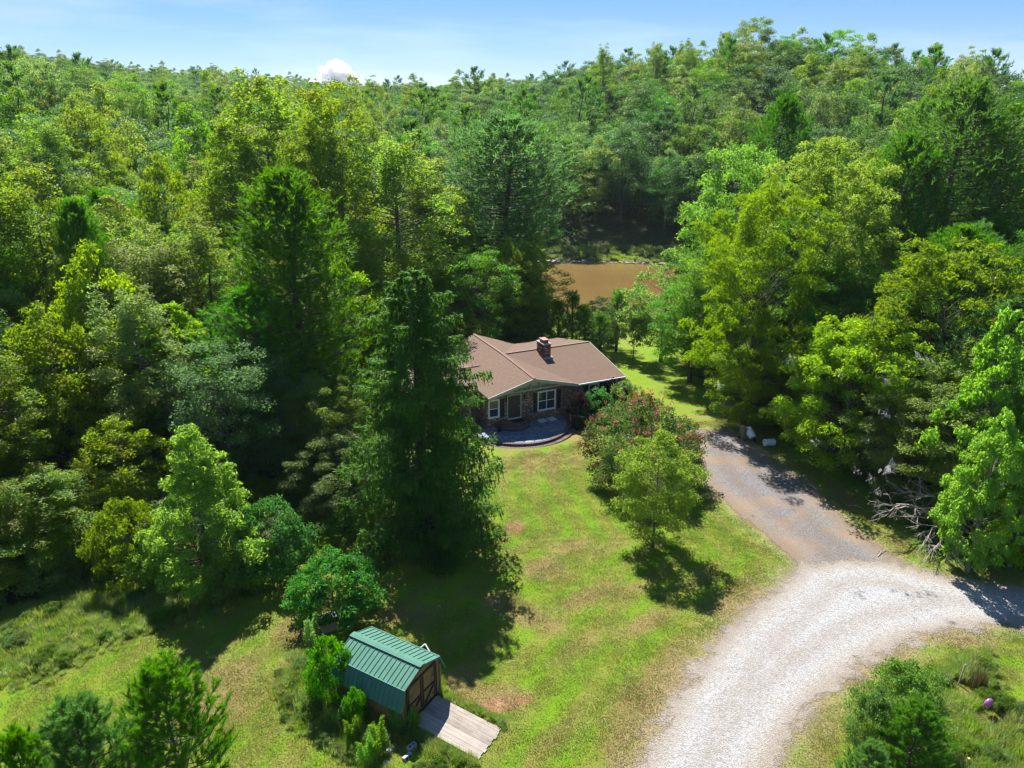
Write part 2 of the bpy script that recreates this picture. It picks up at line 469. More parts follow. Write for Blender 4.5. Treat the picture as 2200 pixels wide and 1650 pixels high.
lawnc = mixc(nt, math_(nt, 'MULTIPLY', dm, .92), grass, straw)
clayc = ramp(nt, mid.outputs['Fac'], [(.3, (.28, .13, .065)), (.7, (.38, .21, .12))])
cf = ramp(nt, math_(nt, 'ADD', attr(nt, 'clay'), math_(nt, 'MULTIPLY_ADD', mid.outputs['Fac'], .7, math_(nt, 'MULTIPLY_ADD', fine.outputs['Fac'], .9, -.8))), [(.30, (0, 0, 0)), (.85, (.9, .9, .9))])
lawnc = mixc(nt, cf, lawnc, clayc)
# worn verge with scattered stone beside the gravel
vergef = ramp(nt, math_(nt, 'ADD', attr(nt, 'road'), math_(nt, 'MULTIPLY', math_(nt, 'SUBTRACT', mid.outputs['Fac'], .5), 2.0)), [(0.0, (0, 0, 0)), (1.0, (1, 1, 1))])
rng_ = N(nt, 'ShaderNodeMapRange'); rng_.inputs['From Min'].default_value = -1.5; rng_.inputs['From Max'].default_value = .2
nt.links.new(math_(nt, 'ADD', attr(nt, 'road'), math_(nt, 'MULTIPLY', math_(nt, 'SUBTRACT', mid.outputs['Fac'], .5), 2.6)), rng_.inputs['Value'])
lawnc = mixc(nt, math_(nt, 'MULTIPLY', rng_.outputs[0], .8), lawnc, ramp(nt, fine.outputs['Fac'], [(.4, (.20, .13, .06)), (.56, (.38, .30, .20))]))
# floor of the woods
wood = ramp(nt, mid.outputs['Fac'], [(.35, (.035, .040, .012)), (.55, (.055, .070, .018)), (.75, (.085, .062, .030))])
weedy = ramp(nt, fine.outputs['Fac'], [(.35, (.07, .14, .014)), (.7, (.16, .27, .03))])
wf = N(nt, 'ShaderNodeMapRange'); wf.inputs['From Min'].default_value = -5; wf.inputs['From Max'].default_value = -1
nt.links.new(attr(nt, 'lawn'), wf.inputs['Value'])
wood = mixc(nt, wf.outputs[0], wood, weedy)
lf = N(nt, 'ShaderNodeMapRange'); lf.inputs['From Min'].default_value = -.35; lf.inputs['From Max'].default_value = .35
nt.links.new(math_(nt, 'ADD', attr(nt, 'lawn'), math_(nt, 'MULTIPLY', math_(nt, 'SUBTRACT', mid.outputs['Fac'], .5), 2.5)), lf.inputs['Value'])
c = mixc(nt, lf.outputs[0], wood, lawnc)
nt.links.new(c, b.inputs['Base Color']); b.inputs['Roughness'].default_value = .9; b.inputs['Specular IOR Level'].default_value = .15
bp = N(nt, 'ShaderNodeBump'); bp.inputs['Strength'].default_value = .9; bp.inputs['Distance'].default_value = .10
nt.links.new(math_(nt, 'ADD', math_(nt, 'MULTIPLY', vfine.outputs['Fac'], .5), math_(nt, 'ADD', fine.outputs['Fac'], math_(nt, 'MULTIPLY', mid.outputs['Fac'], .8))), bp.inputs['Height'])
nt.links.new(bp.outputs[0], b.inputs['Normal'])
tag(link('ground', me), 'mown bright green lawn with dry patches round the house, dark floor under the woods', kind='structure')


def sheet(name, poly, step, margin, mat, dz, label):
    P = np.array(poly); x = np.arange(P[:, 0].min() - margin, P[:, 0].max() + margin, step); y = np.arange(max(8, P[:, 1].min() - margin), P[:, 1].max() + margin, step)
    Xs, Ys = np.meshgrid(x, y); d = sdf(poly, Xs, Ys)
    Zs = height(Xs, Ys) + dz
    nx = len(x)
    F = (np.arange(len(y) - 1)[:, None] * nx + np.arange(nx - 1)[None]).reshape(-1, 1) + np.array([0, 1, nx + 1, nx])
    keep = (d.ravel()[F].max(1) > -margin); F = F[keep]
    used = np.unique(F); remap = np.full(d.size, -1); remap[used] = np.arange(len(used))
    V = np.stack([Xs, Ys, Zs], -1).reshape(-1, 3)[used]
    me = mesh_np(name, V, remap[F].astype(np.int32), mat, dict(edge=d.ravel()[used]), smooth=True)
    return tag(link(name, me), label, kind='structure')


def gravel_mat(name, ca, cb, cc, tan, tanf, soft):
    m, nt, b = new_mat(name)
    tcn = N(nt, 'ShaderNodeTexCoord'); O = tcn.outputs['Object']
    st = N(nt, 'ShaderNodeTexVoronoi'); st.inputs['Scale'].default_value = 19; nt.links.new(O, st.inputs['Vector'])
    st2 = N(nt, 'ShaderNodeTexVoronoi'); st2.inputs['Scale'].default_value = 5; nt.links.new(O, st2.inputs['Vector'])
    md = noise(nt, .7, 6, .7, O, .6); bg_ = noise(nt, .24, 3, .55, O); fn = noise(nt, 22, 4, .75, O)
    sep = N(nt, 'ShaderNodeSeparateColor'); nt.links.new(st.outputs['Color'], sep.inputs[0])
    c = ramp(nt, math_(nt, 'ADD', math_(nt, 'MULTIPLY', sep.outputs[0], .45), math_(nt, 'MULTIPLY', fn.outputs['Fac'], .6)), [(.25, ca), (.5, cb), (.78, cc)])
    c = mixc(nt, ramp(nt, math_(nt, 'ADD', math_(nt, 'MULTIPLY', bg_.outputs['Fac'], .75), math_(nt, 'MULTIPLY', md.outputs['Fac'], .35)), [(tanf, (0, 0, 0)), (tanf + .14, (.8, .8, .8))]), c, tan)
    e = attr(nt, 'edge')
    # darker loose stone near the edges, wheel tracks paler
    ef = N(nt, 'ShaderNodeMapRange'); ef.inputs['From Min'].default_value = 1.8; ef.inputs['From Max'].default_value = -.2
    nt.links.new(math_(nt, 'ADD', e, math_(nt, 'MULTIPLY_ADD', md.outputs['Fac'], 2.0, -1.0)), ef.inputs['Value'])
    c = mixc(nt, math_(nt, 'MULTIPLY', ef.outputs[0], .55), c, (.30, .22, .13))
    tk = math_(nt, 'MULTIPLY_ADD', math_(nt, 'SINE', math_(nt, 'MULTIPLY_ADD', e, 3.1, math_(nt, 'MULTIPLY', bg_.outputs['Fac'], 1.6))), .5, .5)
    c = mixc(nt, math_(nt, 'MULTIPLY', tk, math_(nt, 'MULTIPLY', md.outputs['Fac'], .75)), c, tuple(x * .62 for x in tan))
    nt.links.new(c, b.inputs['Base Color']); b.inputs['Roughness'].default_value = .92; b.inputs['Specular IOR Level'].default_value = .2
    bp = N(nt, 'ShaderNodeBump'); bp.inputs['Strength'].default_value = .7; bp.inputs['Distance'].default_value = .05
    nt.links.new(math_(nt, 'ADD', st.outputs['Distance'], math_(nt, 'ADD', fn.outputs['Fac'], md.outputs['Fac'])), bp.inputs['Height']); nt.links.new(bp.outputs[0], b.inputs['Normal'])
    # the gravel thins out into the grass in loose stones
    th = math_(nt, 'ADD', math_(nt, 'MULTIPLY', e, soft), math_(nt, 'ADD', math_(nt, 'MULTIPLY', math_(nt, 'SUBTRACT', fn.outputs['Fac'], .5), 2.6), math_(nt, 'MULTIPLY', math_(nt, 'SUBTRACT', md.outputs['Fac'], .5), 2.6)))
    al = math_(nt, 'GREATER_THAN', th, 0.0)
    nt.links.new(al, b.inputs['Alpha'])
    return m


sheet('driveway', DRIVE, .25, .9, gravel_mat('grey_gravel', (.085, .080, .085), (.155, .148, .148), (.25, .24, .235), (.27, .185, .115), .535, 1.6), .012, 'grey gravel drive with tan patches leading up to the house')
sheet('gravel_road', ROAD, .25, 1.3, gravel_mat('white_gravel', (.20, .188, .172), (.325, .318, .310), (.465, .46, .455), (.36, .28, .20), (.66), .75), .018, 'pale white gravel road curving across the lower right')

# ------------------------------------------------------------------ lake
m, nt, b = new_mat('muddy_water')
tcn = N(nt, 'ShaderNodeTexCoord')
w1 = noise(nt, .9, 4, .6, tcn.outputs['Object'], .5); w2 = noise(nt, .06, 2, .5, tcn.outputs['Object'])
nt.links.new(ramp(nt, w2.outputs['Fac'], [(.35, (.15, .090, .030)), (.65, (.18, .115, .040))]), b.inputs['Base Color'])
b.inputs['Roughness'].default_value = .07; b.inputs['IOR'].default_value = 1.33; b.inputs['Specular IOR Level'].default_value = .5
mpw = N(nt, 'ShaderNodeMapping'); mpw.inputs['Scale'].default_value = (1.0, 2.4, 1); nt.links.new(tcn.outputs['Object'], mpw.inputs['Vector'])
w3 = noise(nt, 2.4, 3, .6, mpw.outputs[0])
bp = N(nt, 'ShaderNodeBump'); bp.inputs['Strength'].default_value = .35; bp.inputs['Distance'].default_value = .08
nt.links.new(w3.outputs['Fac'], bp.inputs['Height']); nt.links.new(bp.outputs[0], b.inputs['Normal'])
mb = MB(); k = 72
mb.add([(LAKE_C[0] + LAKE_R[0] * 1.22 * math.cos(2 * math.pi * i / k), LAKE_C[1] + LAKE_R[1] * 1.22 * math.sin(2 * math.pi * i / k), LAKE_Z) for i in range(k)], [tuple(range(k))])
tag(mb.build('lake_water', m), 'orange brown muddy lake water between the trees', kind='structure')
# pale rocks of the far shore
rng = np.random.default_rng(5); mb = MB()
for i in range(260):
    a = rng.uniform(.18 * math.pi, .72 * math.pi)
    e = rng.uniform(1.0, 1.055)
    x = LAKE_C[0] + LAKE_R[0] * e * math.cos(a); y = LAKE_C[1] + LAKE_R[1] * e * math.sin(a)
    z = max(float(height(x, y)), LAKE_Z - .05); s = rng.uniform(.12, .5)
    q = [Vector((rng.uniform(-1, 1), rng.uniform(-1, 1), rng.uniform(-.5, .7))) for _ in range(8)]
    mb.box((-s, -s * .7, -s * .3), (s, s * .7, s * .4), Matrix.Translation((x, y, z + .05)) @ Matrix.Rotation(rng.uniform(0, 3), 4, 'Z') @ Matrix.Rotation(rng.uniform(-.4, .4), 4, 'X'))
tag(mb.build('shore_rocks', simple('shore_rock', (.27, .22, .19), .85, .4, 2)), 'pale rocks strewn along the far shore of the lake', kind='stuff')

# ------------------------------------------------------------------ house (local: x along the front, y to the back)
HB = -.75
house = empty('brick_house', (5.69, 60.1, HB), math.radians(25), 'low brick ranch house with a brown shingle roof and pale front gable', 'house')
def HP(pts): return [(p[0], p[1], p[2] - HB) for p in pts]


m, nt, b = new_mat('brown_shingles')
tcn = N(nt, 'ShaderNodeTexCoord'); O = tcn.outputs['UV']
bk = N(nt, 'ShaderNodeTexBrick'); nt.links.new(tcn.outputs['UV'], bk.inputs['Vector'])
for k, v in dict(Scale=1.0).items(): bk.inputs[k].default_value = v
bk.inputs['Color1'].default_value = (.132, .090, .062, 1); bk.inputs['Color2'].default_value = (.185, .125, .086, 1); bk.inputs['Mortar'].default_value = (.105, .065, .052, 1)
bk.inputs['Mortar Size'].default_value = .022; bk.inputs['Brick Width'].default_value = .33; bk.inputs['Row Height'].default_value = .17; bk.inputs['Bias'].default_value = -.2
n1 = noise(nt, 1.1, 5, .65, tcn.outputs['Object']); n2 = noise(nt, 26, 3, .7, tcn.outputs['Object'])
c = mixc(nt, math_(nt, 'MULTIPLY', n1.outputs['Fac'], .55), bk.outputs['Color'], (.145, .085, .058))
c = mixc(nt, math_(nt, 'MULTIPLY', n2.outputs['Fac'], .40), c, (.225, .15, .105))
nt.links.new(c, b.inputs['Base Color']); b.inputs['Roughness'].default_value = .9; b.inputs['Specular IOR Level'].default_value = .25
bp = N(nt, 'ShaderNodeBump'); bp.inputs['Strength'].default_value = .6; bp.inputs['Distance'].default_value = .03
nt.links.new(math_(nt, 'SUBTRACT', math_(nt, 'MULTIPLY', n2.outputs['Fac'], .6), bk.outputs['Fac']), bp.inputs['Height']); nt.links.new(bp.outputs[0], b.inputs['Normal'])
SHING = m


def brick_mat(name, c1, c2, c3, mortar, sc=1.0):
    m, nt, b = new_mat(name)
    tcn = N(nt, 'ShaderNodeTexCoord'); sx = N(nt, 'ShaderNodeSeparateXYZ'); nt.links.new(tcn.outputs['Object'], sx.inputs[0])
    cx = N(nt, 'ShaderNodeCombineXYZ'); nt.links.new(math_(nt, 'ADD', sx.outputs[0], sx.outputs[1]), cx.inputs[0]); nt.links.new(sx.outputs[2], cx.inputs[1])
    bk = N(nt, 'ShaderNodeTexBrick'); nt.links.new(cx.outputs[0], bk.inputs['Vector']); bk.inputs['Scale'].default_value = 1
    bk.inputs['Color1'].default_value = (0, 0, 0, 1); bk.inputs['Color2'].default_value = (1, 1, 1, 1); bk.inputs['Mortar'].default_value = (.5, .5, .5, 1)
    bk.inputs['Mortar Size'].default_value = .010; bk.inputs['Brick Width'].default_value = .23 * sc; bk.inputs['Row Height'].default_value = .085 * sc
    n1 = noise(nt, 1.6, 4, .6, tcn.outputs['Object'])
    f = math_(nt, 'ADD', math_(nt, 'MULTIPLY', bk.outputs['Color'], .7), math_(nt, 'MULTIPLY', n1.outputs['Fac'], .4))
    c = ramp(nt, f, [(.15, c1), (.45, c2), (.72, c2), (.84, c3)])
    c = mixc(nt, bk.outputs['Fac'], c, mortar)
    nt.links.new(c, b.inputs['Base Color']); b.inputs['Roughness'].default_value = .88
    bp = N(nt, 'ShaderNodeBump'); bp.inputs['Strength'].default_value = .8; bp.inputs['Distance'].default_value = .02
    nt.links.new(math_(nt, 'MULTIPLY', bk.outputs['Fac'], -1), bp.inputs['Height']); nt.links.new(bp.outputs[0], b.inputs['Normal'])
    return m


M['brick'] = brick_mat('mottled_brick', (.07, .035, .030), (.22, .085, .055), (.48, .38, .30), (.30, .26, .22))
M['brick_dark'] = brick_mat('paving_brick', (.075, .05, .05), (.13, .08, .07), (.18, .13, .12), (.09, .085, .08))
M['cream'] = simple('cream_paint', (.40, .42, .32), .55, .08, 3)
M['yellow'] = simple('cream_infill', (.62, .58, .34), .6, .06, 3)
M['white'] = simple('white_paint', (.78, .78, .74), .5, .06, 3)
M['shutter'] = simple('dark_shutter', (.022, .014, .018), .5, .3, 5)
M['doorwood'] = simple('brown_door', (.075, .055, .045), .5, .25, 4)
M['metal_grey'] = simple('grey_metal', (.42, .44, .46), .4, .1, 5, metal=.7)
M['darkmetal'] = simple('dark_metal', (.03, .03, .035), .45, .2, 5, metal=.3)
M['wood'] = simple('weathered_wood', (.30, .235, .17), .85, .25, 4, .3, 30)
M['fluecap'] = simple('rusty_flue', (.30, .17, .13), .8, .25, 6)
M['mortarcap'] = simple('chimney_crown', (.42, .36, .33), .9, .2, 6)
m, nt, b = new_mat('window_glass'); b.inputs['Base Color'].default_value = (.03, .045, .07, 1); b.inputs['Roughness'].default_value = .06; b.inputs['Specular IOR Level'].default_value = .9; M['glass'] = m


def roof_face(name, pts, label=None, th=.13):
    """one roof slope with its underside; UV along the eave and up the slope, in metres"""
    P = [Vector(p) for p in HP(pts)]
    mb = MB(); mb.slab(P, th); o = mb.build(name, SHING, house)
    n = (P[1] - P[0]).cross(P[2] - P[0]).normalized()
    u = Vector((0, 0, 1)).cross(n).normalized(); v = n.cross(u)
    uv = o.data.uv_layers.new(name='UVMap')
    for lp in o.data.loops:
        p = o.data.vertices[lp.vertex_index].co; uv.data[lp.index].uv = (p.dot(u), p.dot(v))
    o.data.materials.append(M['cream'])
    for i, p in enumerate(o.data.polygons):
        if i >= 1: p.material_index = 1
    return o


J = (-4.2, 6.4, 4.18); A = (-4.2, 0, 3.9); B = (-4.2, 13.3, 4.2); R0 = (0, 0, 2.8); R1 = (4.8, 0, 2.8); R2 = (4.8, 6.4, 4.18); R3 = (4.8, 12.8, 2.8); R4 = (0, 12.8, 2.8)
L0 = (-8.4, 0, 2.8); L1 = (-8.4, 13.3, 2.8)
roof_face('roof_slope', [R0, R1, R2, J]); roof_face('roof_slope', [R2, R3, R4, J]); roof_face('roof_slope', [A, R0, J]); roof_face('roof_slope', [J, R4, B])
roof_face('roof_slope', [L0, A, J]); roof_face('roof_slope', [L0, J, L1]); roof_face('roof_slope', [J, B, L1])
E1, E2, E3, E4 = (-15.5, 2.4, 2.72), (-8.05, 2.4, 2.78), (-6.4, 6.4, 3.40), (-15.5, 6.4, 3.40)
roof_face('roof_slope', [E1, E2, E3, E4]); roof_face('roof_slope', [E4, E3, (-8.05, 10.4, 2.78), (-15.5, 10.4, 2.72)])
for pts in ([A, J, B], [(-3.9, 6.4, 4.19), R2], [(-6.5, 6.4, 3.42), E4]):
    q = HP(pts); mb = MB()
    for i in range(len(q) - 1):
        mb.bar(Vector(q[i]) + Vector((0, 0, .015)), Vector(q[i + 1]) + Vector((0, 0, .015)), .26, .05)
    mb.build('ridge_cap', simple('ridge_shingles', (.19, .115, .09), .9, .2, 5), house)
# fascia boards and gutter
for a, c_ in ((L0, A), (A, R0)):
    a2, c2 = HP([(a[0], a[1] - .02, a[2] - .13), (c_[0], c_[1] - .02, c_[2] - .13)])
    MB().bar(a2, c2, .05, .27).build('barge_board', M['cream'], house)
a2, c2 = HP([(R0[0], -.05, 2.70), (R1[0], -.05, 2.70)]); MB().bar(a2, c2, .11, .12).build('gutter', M['white'], house)
for a, c_ in ((R1, R2), (R2, R3)):
    a2, c2 = HP([(a[0] + .02, a[1], a[2] - .10), (c_[0] + .02, c_[1], c_[2] - .10)]); MB().bar(a2, c2, .04, .2).build('barge_board', M['cream'], house)
MB().bar(*HP([(4.7, -.05, 2.62), (4.45, .8, 2.3)]), .08, .08).build('downpipe', M['white'], house)
# walls
def wall(pts, t=.2):
    mb = MB()
    for (x0, y0, x1, y1, z0, z1) in pts: mb.box((min(x0, x1), min(y0, y1), z0 - HB), (max(x0, x1), max(y0, y1), z1 - HB))
    return mb
WY = .9
TOP = 2.66
op = [(-8.0, -7.05, .62, 2.2), (-6.3, -5.0, .32, 2.40), (-3.4, -1.7, .5, 2.25), (1.65, 2.65, 1.15, 2.15)]     # openings in the front wall
xs_ = [-8.2] + [v for o_ in op for v in o_[:2]] + [4.4]
mb = MB()
for i in range(0, len(xs_), 2): mb.box((xs_[i], WY, 0), (xs_[i + 1], WY + .2, TOP - HB))
for x0, x1, z0, z1 in op:
    mb.box((x0, WY, 0), (x1, WY + .2, z0 - HB)); mb.box((x0, WY, z1 - HB), (x1, WY + .2, TOP - HB))
mb.build('front_wall', M['brick'], house)
MB().box((4.2, WY + .2, 0), (4.4, 12.2, TOP - HB)).build('side_wall', M['brick'], house)
MB().box((-8.2, 12.2, 0), (4.4, 12.4, TOP - HB)).build('back_wall', M['brick'], house)
MB().box((-8.2, WY + .2, 0), (-8.0, 12.2, TOP - HB)).build('side_wall', M['brick'], house)
MB().box((-15, 3.2, 0), (-8.2, 3.4, 2.55 - HB)).build('wing_wall', M['brick'], house)
MB().box((-15, 9.6, 0), (-8.2, 9.8, 2.55 - HB)).build('wing_wall', M['brick'], house)
MB().add([(-15, 3.4, 0), (-15, 9.6, 0), (-15, 9.6, 2.55 - HB), (-15, 6.4, 3.4 - HB), (-15, 3.4, 2.55 - HB), (-14.8, 3.4, 0), (-14.8, 9.6, 0), (-14.8, 9.6, 2.55 - HB), (-14.8, 6.4, 3.4 - HB), (-14.8, 3.4, 2.55 - HB)],
         [(4, 3, 2, 1, 0), (5, 6, 7, 8, 9), (0, 1, 6, 5), (1, 2, 7, 6), (2, 3, 8, 7), (3, 4, 9, 8), (4, 0, 5, 9)]).build('wing_wall', M['brick'], house)
MB().add([(4.2, WY, TOP - HB), (4.2, 12.2, TOP - HB), (4.2, 6.4, 3.95 - HB), (4.38, WY, TOP - HB), (4.38, 12.2, TOP - HB), (4.38, 6.4, 3.95 - HB)], [(0, 2, 1), (3, 4, 5), (0, 1, 4, 3), (1, 2, 5, 4), (2, 0, 3, 5)]).build('gable_wall', M['cream'], house)
# front gable: cream infill, posts, tie beam
zb = 2.70
MB().add(HP([(-7.9, WY + .05, zb), (-.5, WY + .05, zb), (-4.2, WY + .05, 3.72), (-7.9, WY + .15, zb), (-.5, WY + .15, zb), (-4.2, WY + .15, 3.72)]), [(0, 1, 2), (5, 4, 3), (0, 3, 4, 1), (1, 4, 5, 2), (2, 5, 3, 0)]).build('gable_infill', M['yellow'], house)
MB().bar(*HP([(-8.0, .72, 2.68), (-.35, .72, 2.68)]), .14, .16).build('tie_beam', M['cream'], house)
for x, t_ in ((-6.0, 3.3), (-5.1, 3.5), (-4.2, 3.74), (-3.3, 3.5), (-2.3, 3.3)):
    MB().bar(*HP([(x, .72, 2.76), (x, .72, t_)]), .13, .13).build('gable_post', M['cream'], house)
for x, zt_ in ((-4.2, 3.72), (-7.6, 2.86), (-.8, 2.86)):
    MB().bar(*HP([(x, -.02, zt_), (x, 1.0, zt_)]), .16, .2).build('roof_beam', M['white'], house)
# windows
def window(x0, x1, z0, z1, n, mull=True):
    f = MB(); y = WY - .03; w = .07
    for a in ((x0 - .05, z0 - .05, x1 + .05, z0 + w), (x0 - .05, z1 - w, x1 + .05, z1 + .05), (x0 - .05, z0 + w, x0 + w, z1 - w), (x1 - w, z0 + w, x1 + .05, z1 - w)):
        f.box((a[0], y, a[1] - HB), (a[2], y + .12, a[3] - HB))
    fr = f.build('window', M['white'], house)
    cols = n
    cw = (x1 - x0 - 2 * w) / cols
    for i in range(cols):
        for j in range(2):
            h2 = (z1 - z0 - 2 * w) / 2
            a0 = x0 + w + i * cw; b0 = z0 + w + j * h2
            MB().box((a0 + .03, y + .075, b0 + .03 - HB), (a0 + cw - .03, y + .085, b0 + h2 - .03 - HB)).build('pane', M['glass'], fr)
            s = MB()
            for r in ((a0, b0, a0 + .03, b0 + h2), (a0 + cw - .03, b0, a0 + cw, b0 + h2), (a0 + .03, b0, a0 + cw - .03, b0 + .03), (a0 + .03, b0 + h2 - .03, a0 + cw - .03, b0 + h2)):
                s.box((r[0], y + .04, r[1] - HB), (r[2], y + .11, r[3] - HB))
            s.build('sash', M['white'], fr)
    return fr
window(-8.0, -7.05, .62, 2.2, 1); window(-3.4, -1.7, .5, 2.25, 2); window(1.65, 2.65, 1.15, 2.15, 1)
for x0, x1, z0, z1 in ((-7.0, -6.58, .6, 2.2), (-3.86, -3.47, .45, 2.25), (-1.62, -1.2, .45, 2.25), (2.75, 3.1, 1.1, 2.15), (1.2, 1.55, 1.1, 2.15)):
    s = MB(); s.box((x0, WY - .05, z0 - HB), (x1, WY - .005, z1 - HB))
    for k in range(9):
        zz = z0 + .08 + (z1 - z0 - .16) * k / 9; s.box((x0 + .05, WY - .065, zz - HB), (x1 - .05, WY - .045, zz + .1 - HB))
    s.build('shutter', M['shutter'], house)
d = MB().box((-6.22, WY + .03, .34 - HB), (-5.08, WY + .09, 2.32 - HB)).build('door', M['doorwood'], house)
fr = MB()
for a in ((-6.32, .30, -6.22, 2.42), (-5.08, .30, -4.98, 2.42), (-6.22, 2.32, -5.08, 2.42)): fr.box((a[0], WY - .03, a[1] - HB), (a[2], WY + .1, a[3] - HB))
fr.build('frame', M['cream'], d)
for i in range(6): MB().box((-6.2 + i * .187, WY + .01, .4 - HB), (-6.2 + i * .187 + .165, WY + .03, 2.28 - HB)).build('board', M['doorwood'], d)
MB().box((-5.2, WY - .03, 1.25 - HB), (-5.14, WY + .01, 1.35 - HB)).build('handle', M['metal_grey'], d)
MB().box((-6.3, WY - .16, .24 - HB), (-5.0, WY - .03, .31 - HB)).build('door_sill', M['white'], house)
for x in (-6.45, -4.75):
    l = MB(); l.box((x - .05, WY - .18, 1.95 - HB), (x + .05, WY - .06, 2.2 - HB)); l.bar((x, WY - .06, 2.22 - HB), (x, WY, 2.22 - HB), .04); l.bar((x, WY - .12, 2.2 - HB), (x, WY - .12, 2.27 - HB), .12, .12); l.build('wall_lantern', M['darkmetal'], house)
# chimney, bricks laid one by one
cx0, cx1, cy0, cy1 = -.88, -.18, 4.8, 6.2
chim = MB().box((cx0 + .03, cy0 + .03, 3.4 - HB), (cx1 - .03, cy1 - .03, 5.02 - HB)).build('chimney', simple('chimney_mortar', (.20, .17, .15), .95, .2, 9), house)
bm_ = [simple('chimney_brick%d' % i, c_, .88, .3, 3) for i, c_ in enumerate([(.16, .055, .04), (.24, .09, .06), (.07, .035, .035), (.44, .33, .26), (.12, .05, .045)])]
bl = []
for m_ in bm_:
    t_ = MB().box((-.11, -.055, -.036), (.11, .055, .036)); me_ = bpy.data.meshes.new('brick'); me_.from_pydata(t_.V, [], t_.F); me_.materials.append(m_); bl.append(me_)
rr = random.Random(4); nb_ = 0; rest = {i: MB() for i in range(5)}
row = 0; z = 3.86
while z < 5.0:
    off = .12 * (row % 2)
    for (x0, x1, y, rot) in ((cx0, cx1, cy0, 0), (cx0, cx1, cy1, 0)):
        x = x0 + .11 - off
        while x < x1 + .02:
            if x0 - .02 < x - .0 and x < x1 - .0:
                i = rr.choice([0, 1, 1, 2, 3, 4])
                if nb_ < 296 and y == cy0: link('brick', bl[i], chim, (min(max(x, x0 + .1), x1 - .1), y + .03 + rr.uniform(-.006, .006), z - HB)); nb_ += 1
            x += .235
    for xx in (cx0, cx1):
        y = cy0 + .24 - off
        while y < cy1 - .06:
            i = rr.choice([0, 1, 1, 2, 3, 4])
            if nb_ < 296: link('brick', bl[i], chim, (xx + (.03 if xx == cx0 else -.03) + rr.uniform(-.006, .006), y, z - HB), (0, 0, math.pi / 2)); nb_ += 1
            y += .235
    z += .086; row += 1
MB().box((cx0 - .05, cy0 - .05, 5.02 - HB), (cx1 + .05, cy1 + .05, 5.10 - HB)).build('chimney_crown', M['mortarcap'], chim)
MB().box((cx0 + .1, cy0 + .25, 5.10 - HB), (cx1 - .12, cy1 - .35, 5.35 - HB)).build('flue', simple('flue_brick', (.22, .10, .08), .9, .3, 8), chim)
MB().box((cx0 + .04, cy0 + .18, 5.35 - HB), (cx1 - .06, cy1 - .28, 5.42 - HB)).build('flue_cap', M['fluecap'], chim)
MB().box((cx0 - .08, cy0 - .35, 3.60 - HB), (cx1 + .08, cy0 + .1, 3.90 - HB)).build('flashing', M['metal_grey'], house)
MB().tube(HP([(1.0, 7.6, 3.85), (1.0, 7.6, 4.25)]), .05).build('vent_pipe', M['darkmetal'], house)

# ------------------------------------------------------------------ patio
PZ = -.22
pc = (-5.3, .85)
patio = empty('patio', house.matrix_basis @ Vector((pc[0], pc[1], 0)), math.radians(25), 'half round flagstone patio with curved brick steps at the front door', 'patio')
def pz(z): return z - HB
def arc(rx, ry, n=40): return [(rx * math.cos(a), ry * math.sin(a)) for a in [math.pi + math.pi * i / n for i in range(n + 1)]]
RX, RY = 4.5, 4.5
MB().prism(arc(RX - .35, RY - .35) , 0, pz(PZ) - .05).build('mortar_bed', simple('patio_mortar', (.16, .16, .16), .9, .2, 8), patio)
# flagstones: a cracked pattern of stones, each its own piece
rngp = np.random.default_rng(9)
pts = []
tries = 0
while len(pts) < 62 and tries < 9000:
    tries += 1
    p = rngp.uniform((-RX, -RY), (RX, 0))
    if (p[0] / (RX - .5)) ** 2 + (p[1] / (RY - .5)) ** 2 < 1 and all(np.hypot(*(p - q)) > .50 for q in pts) and not ((p[0] + .6) ** 2 + p[1] ** 2 < 1.7 ** 2): pts.append(p)
pts = np.array(pts)
flag = [simple('flagstone%d' % i, c_, .7, .25, 2.5, .3, 20) for i, c_ in enumerate([(.13, .17, .24), (.16, .19, .24), (.10, .14, .20), (.19, .20, .22)])]
def clip_poly(poly, n, d):
    out = []
    for i in range(len(poly)):
        a, b_ = poly[i], poly[(i + 1) % len(poly)]; da, db = a @ n - d, b_ @ n - d
        if da <= 0: out.append(a)
        if da * db < 0: out.append(a + (b_ - a) * da / (da - db))
    return out
outer = [np.array(q) for q in arc(RX - .38, RY - .38, 28)]
for i, p in enumerate(pts):
    poly = outer
    for j, q in enumerate(pts):
        if i == j: continue
        n_ = q - p; L_ = np.linalg.norm(n_); n_ = n_ / L_
        poly = clip_poly(poly, n_, (p + q) @ n_ / 2 - .03)
        if len(poly) < 3: break
    if len(poly) >= 3: MB().prism([tuple(q) for q in poly], pz(PZ) - .05, pz(PZ) + rngp.uniform(-.006, .010)).build('flagstone', flag[i % 4], patio)
def ring(rx0, ry0, rx1, ry1, z0, z1, n=64, gap=.12):
    mb = MB()
    for i in range(n):
        a0 = math.pi + math.pi * (i + gap / 2) / n; a1 = math.pi + math.pi * (i + 1 - gap / 2) / n
        mb.prism([(rx0 * math.cos(a0), ry0 * math.sin(a0)), (rx1 * math.cos(a0), ry1 * math.sin(a0)), (rx1 * math.cos(a1), ry1 * math.sin(a1)), (rx0 * math.cos(a1), ry0 * math.sin(a1))], z0, z1)
    return mb
o = ring(RX - .36, RY - .36, RX - .1, RY - .1, 0, pz(PZ) + .02).build('brick_rim', M['brick_dark'], patio); o['kind'] = 'stuff'
o = ring(RX - .09, RY - .09, RX + .35, RY + .35, 0, pz(PZ) - .17).build('brick_step', M['brick_dark'], patio); o['kind'] = 'stuff'
MB().prism([(x - .6, y) for x, y in arc(1.55, 1.7)], pz(PZ) + .012, pz(.03)).build('stoop_step', M['brick_dark'], patio)
o = ring(.02, .02, 1.3, 1.4, pz(.03), pz(.26), 40)
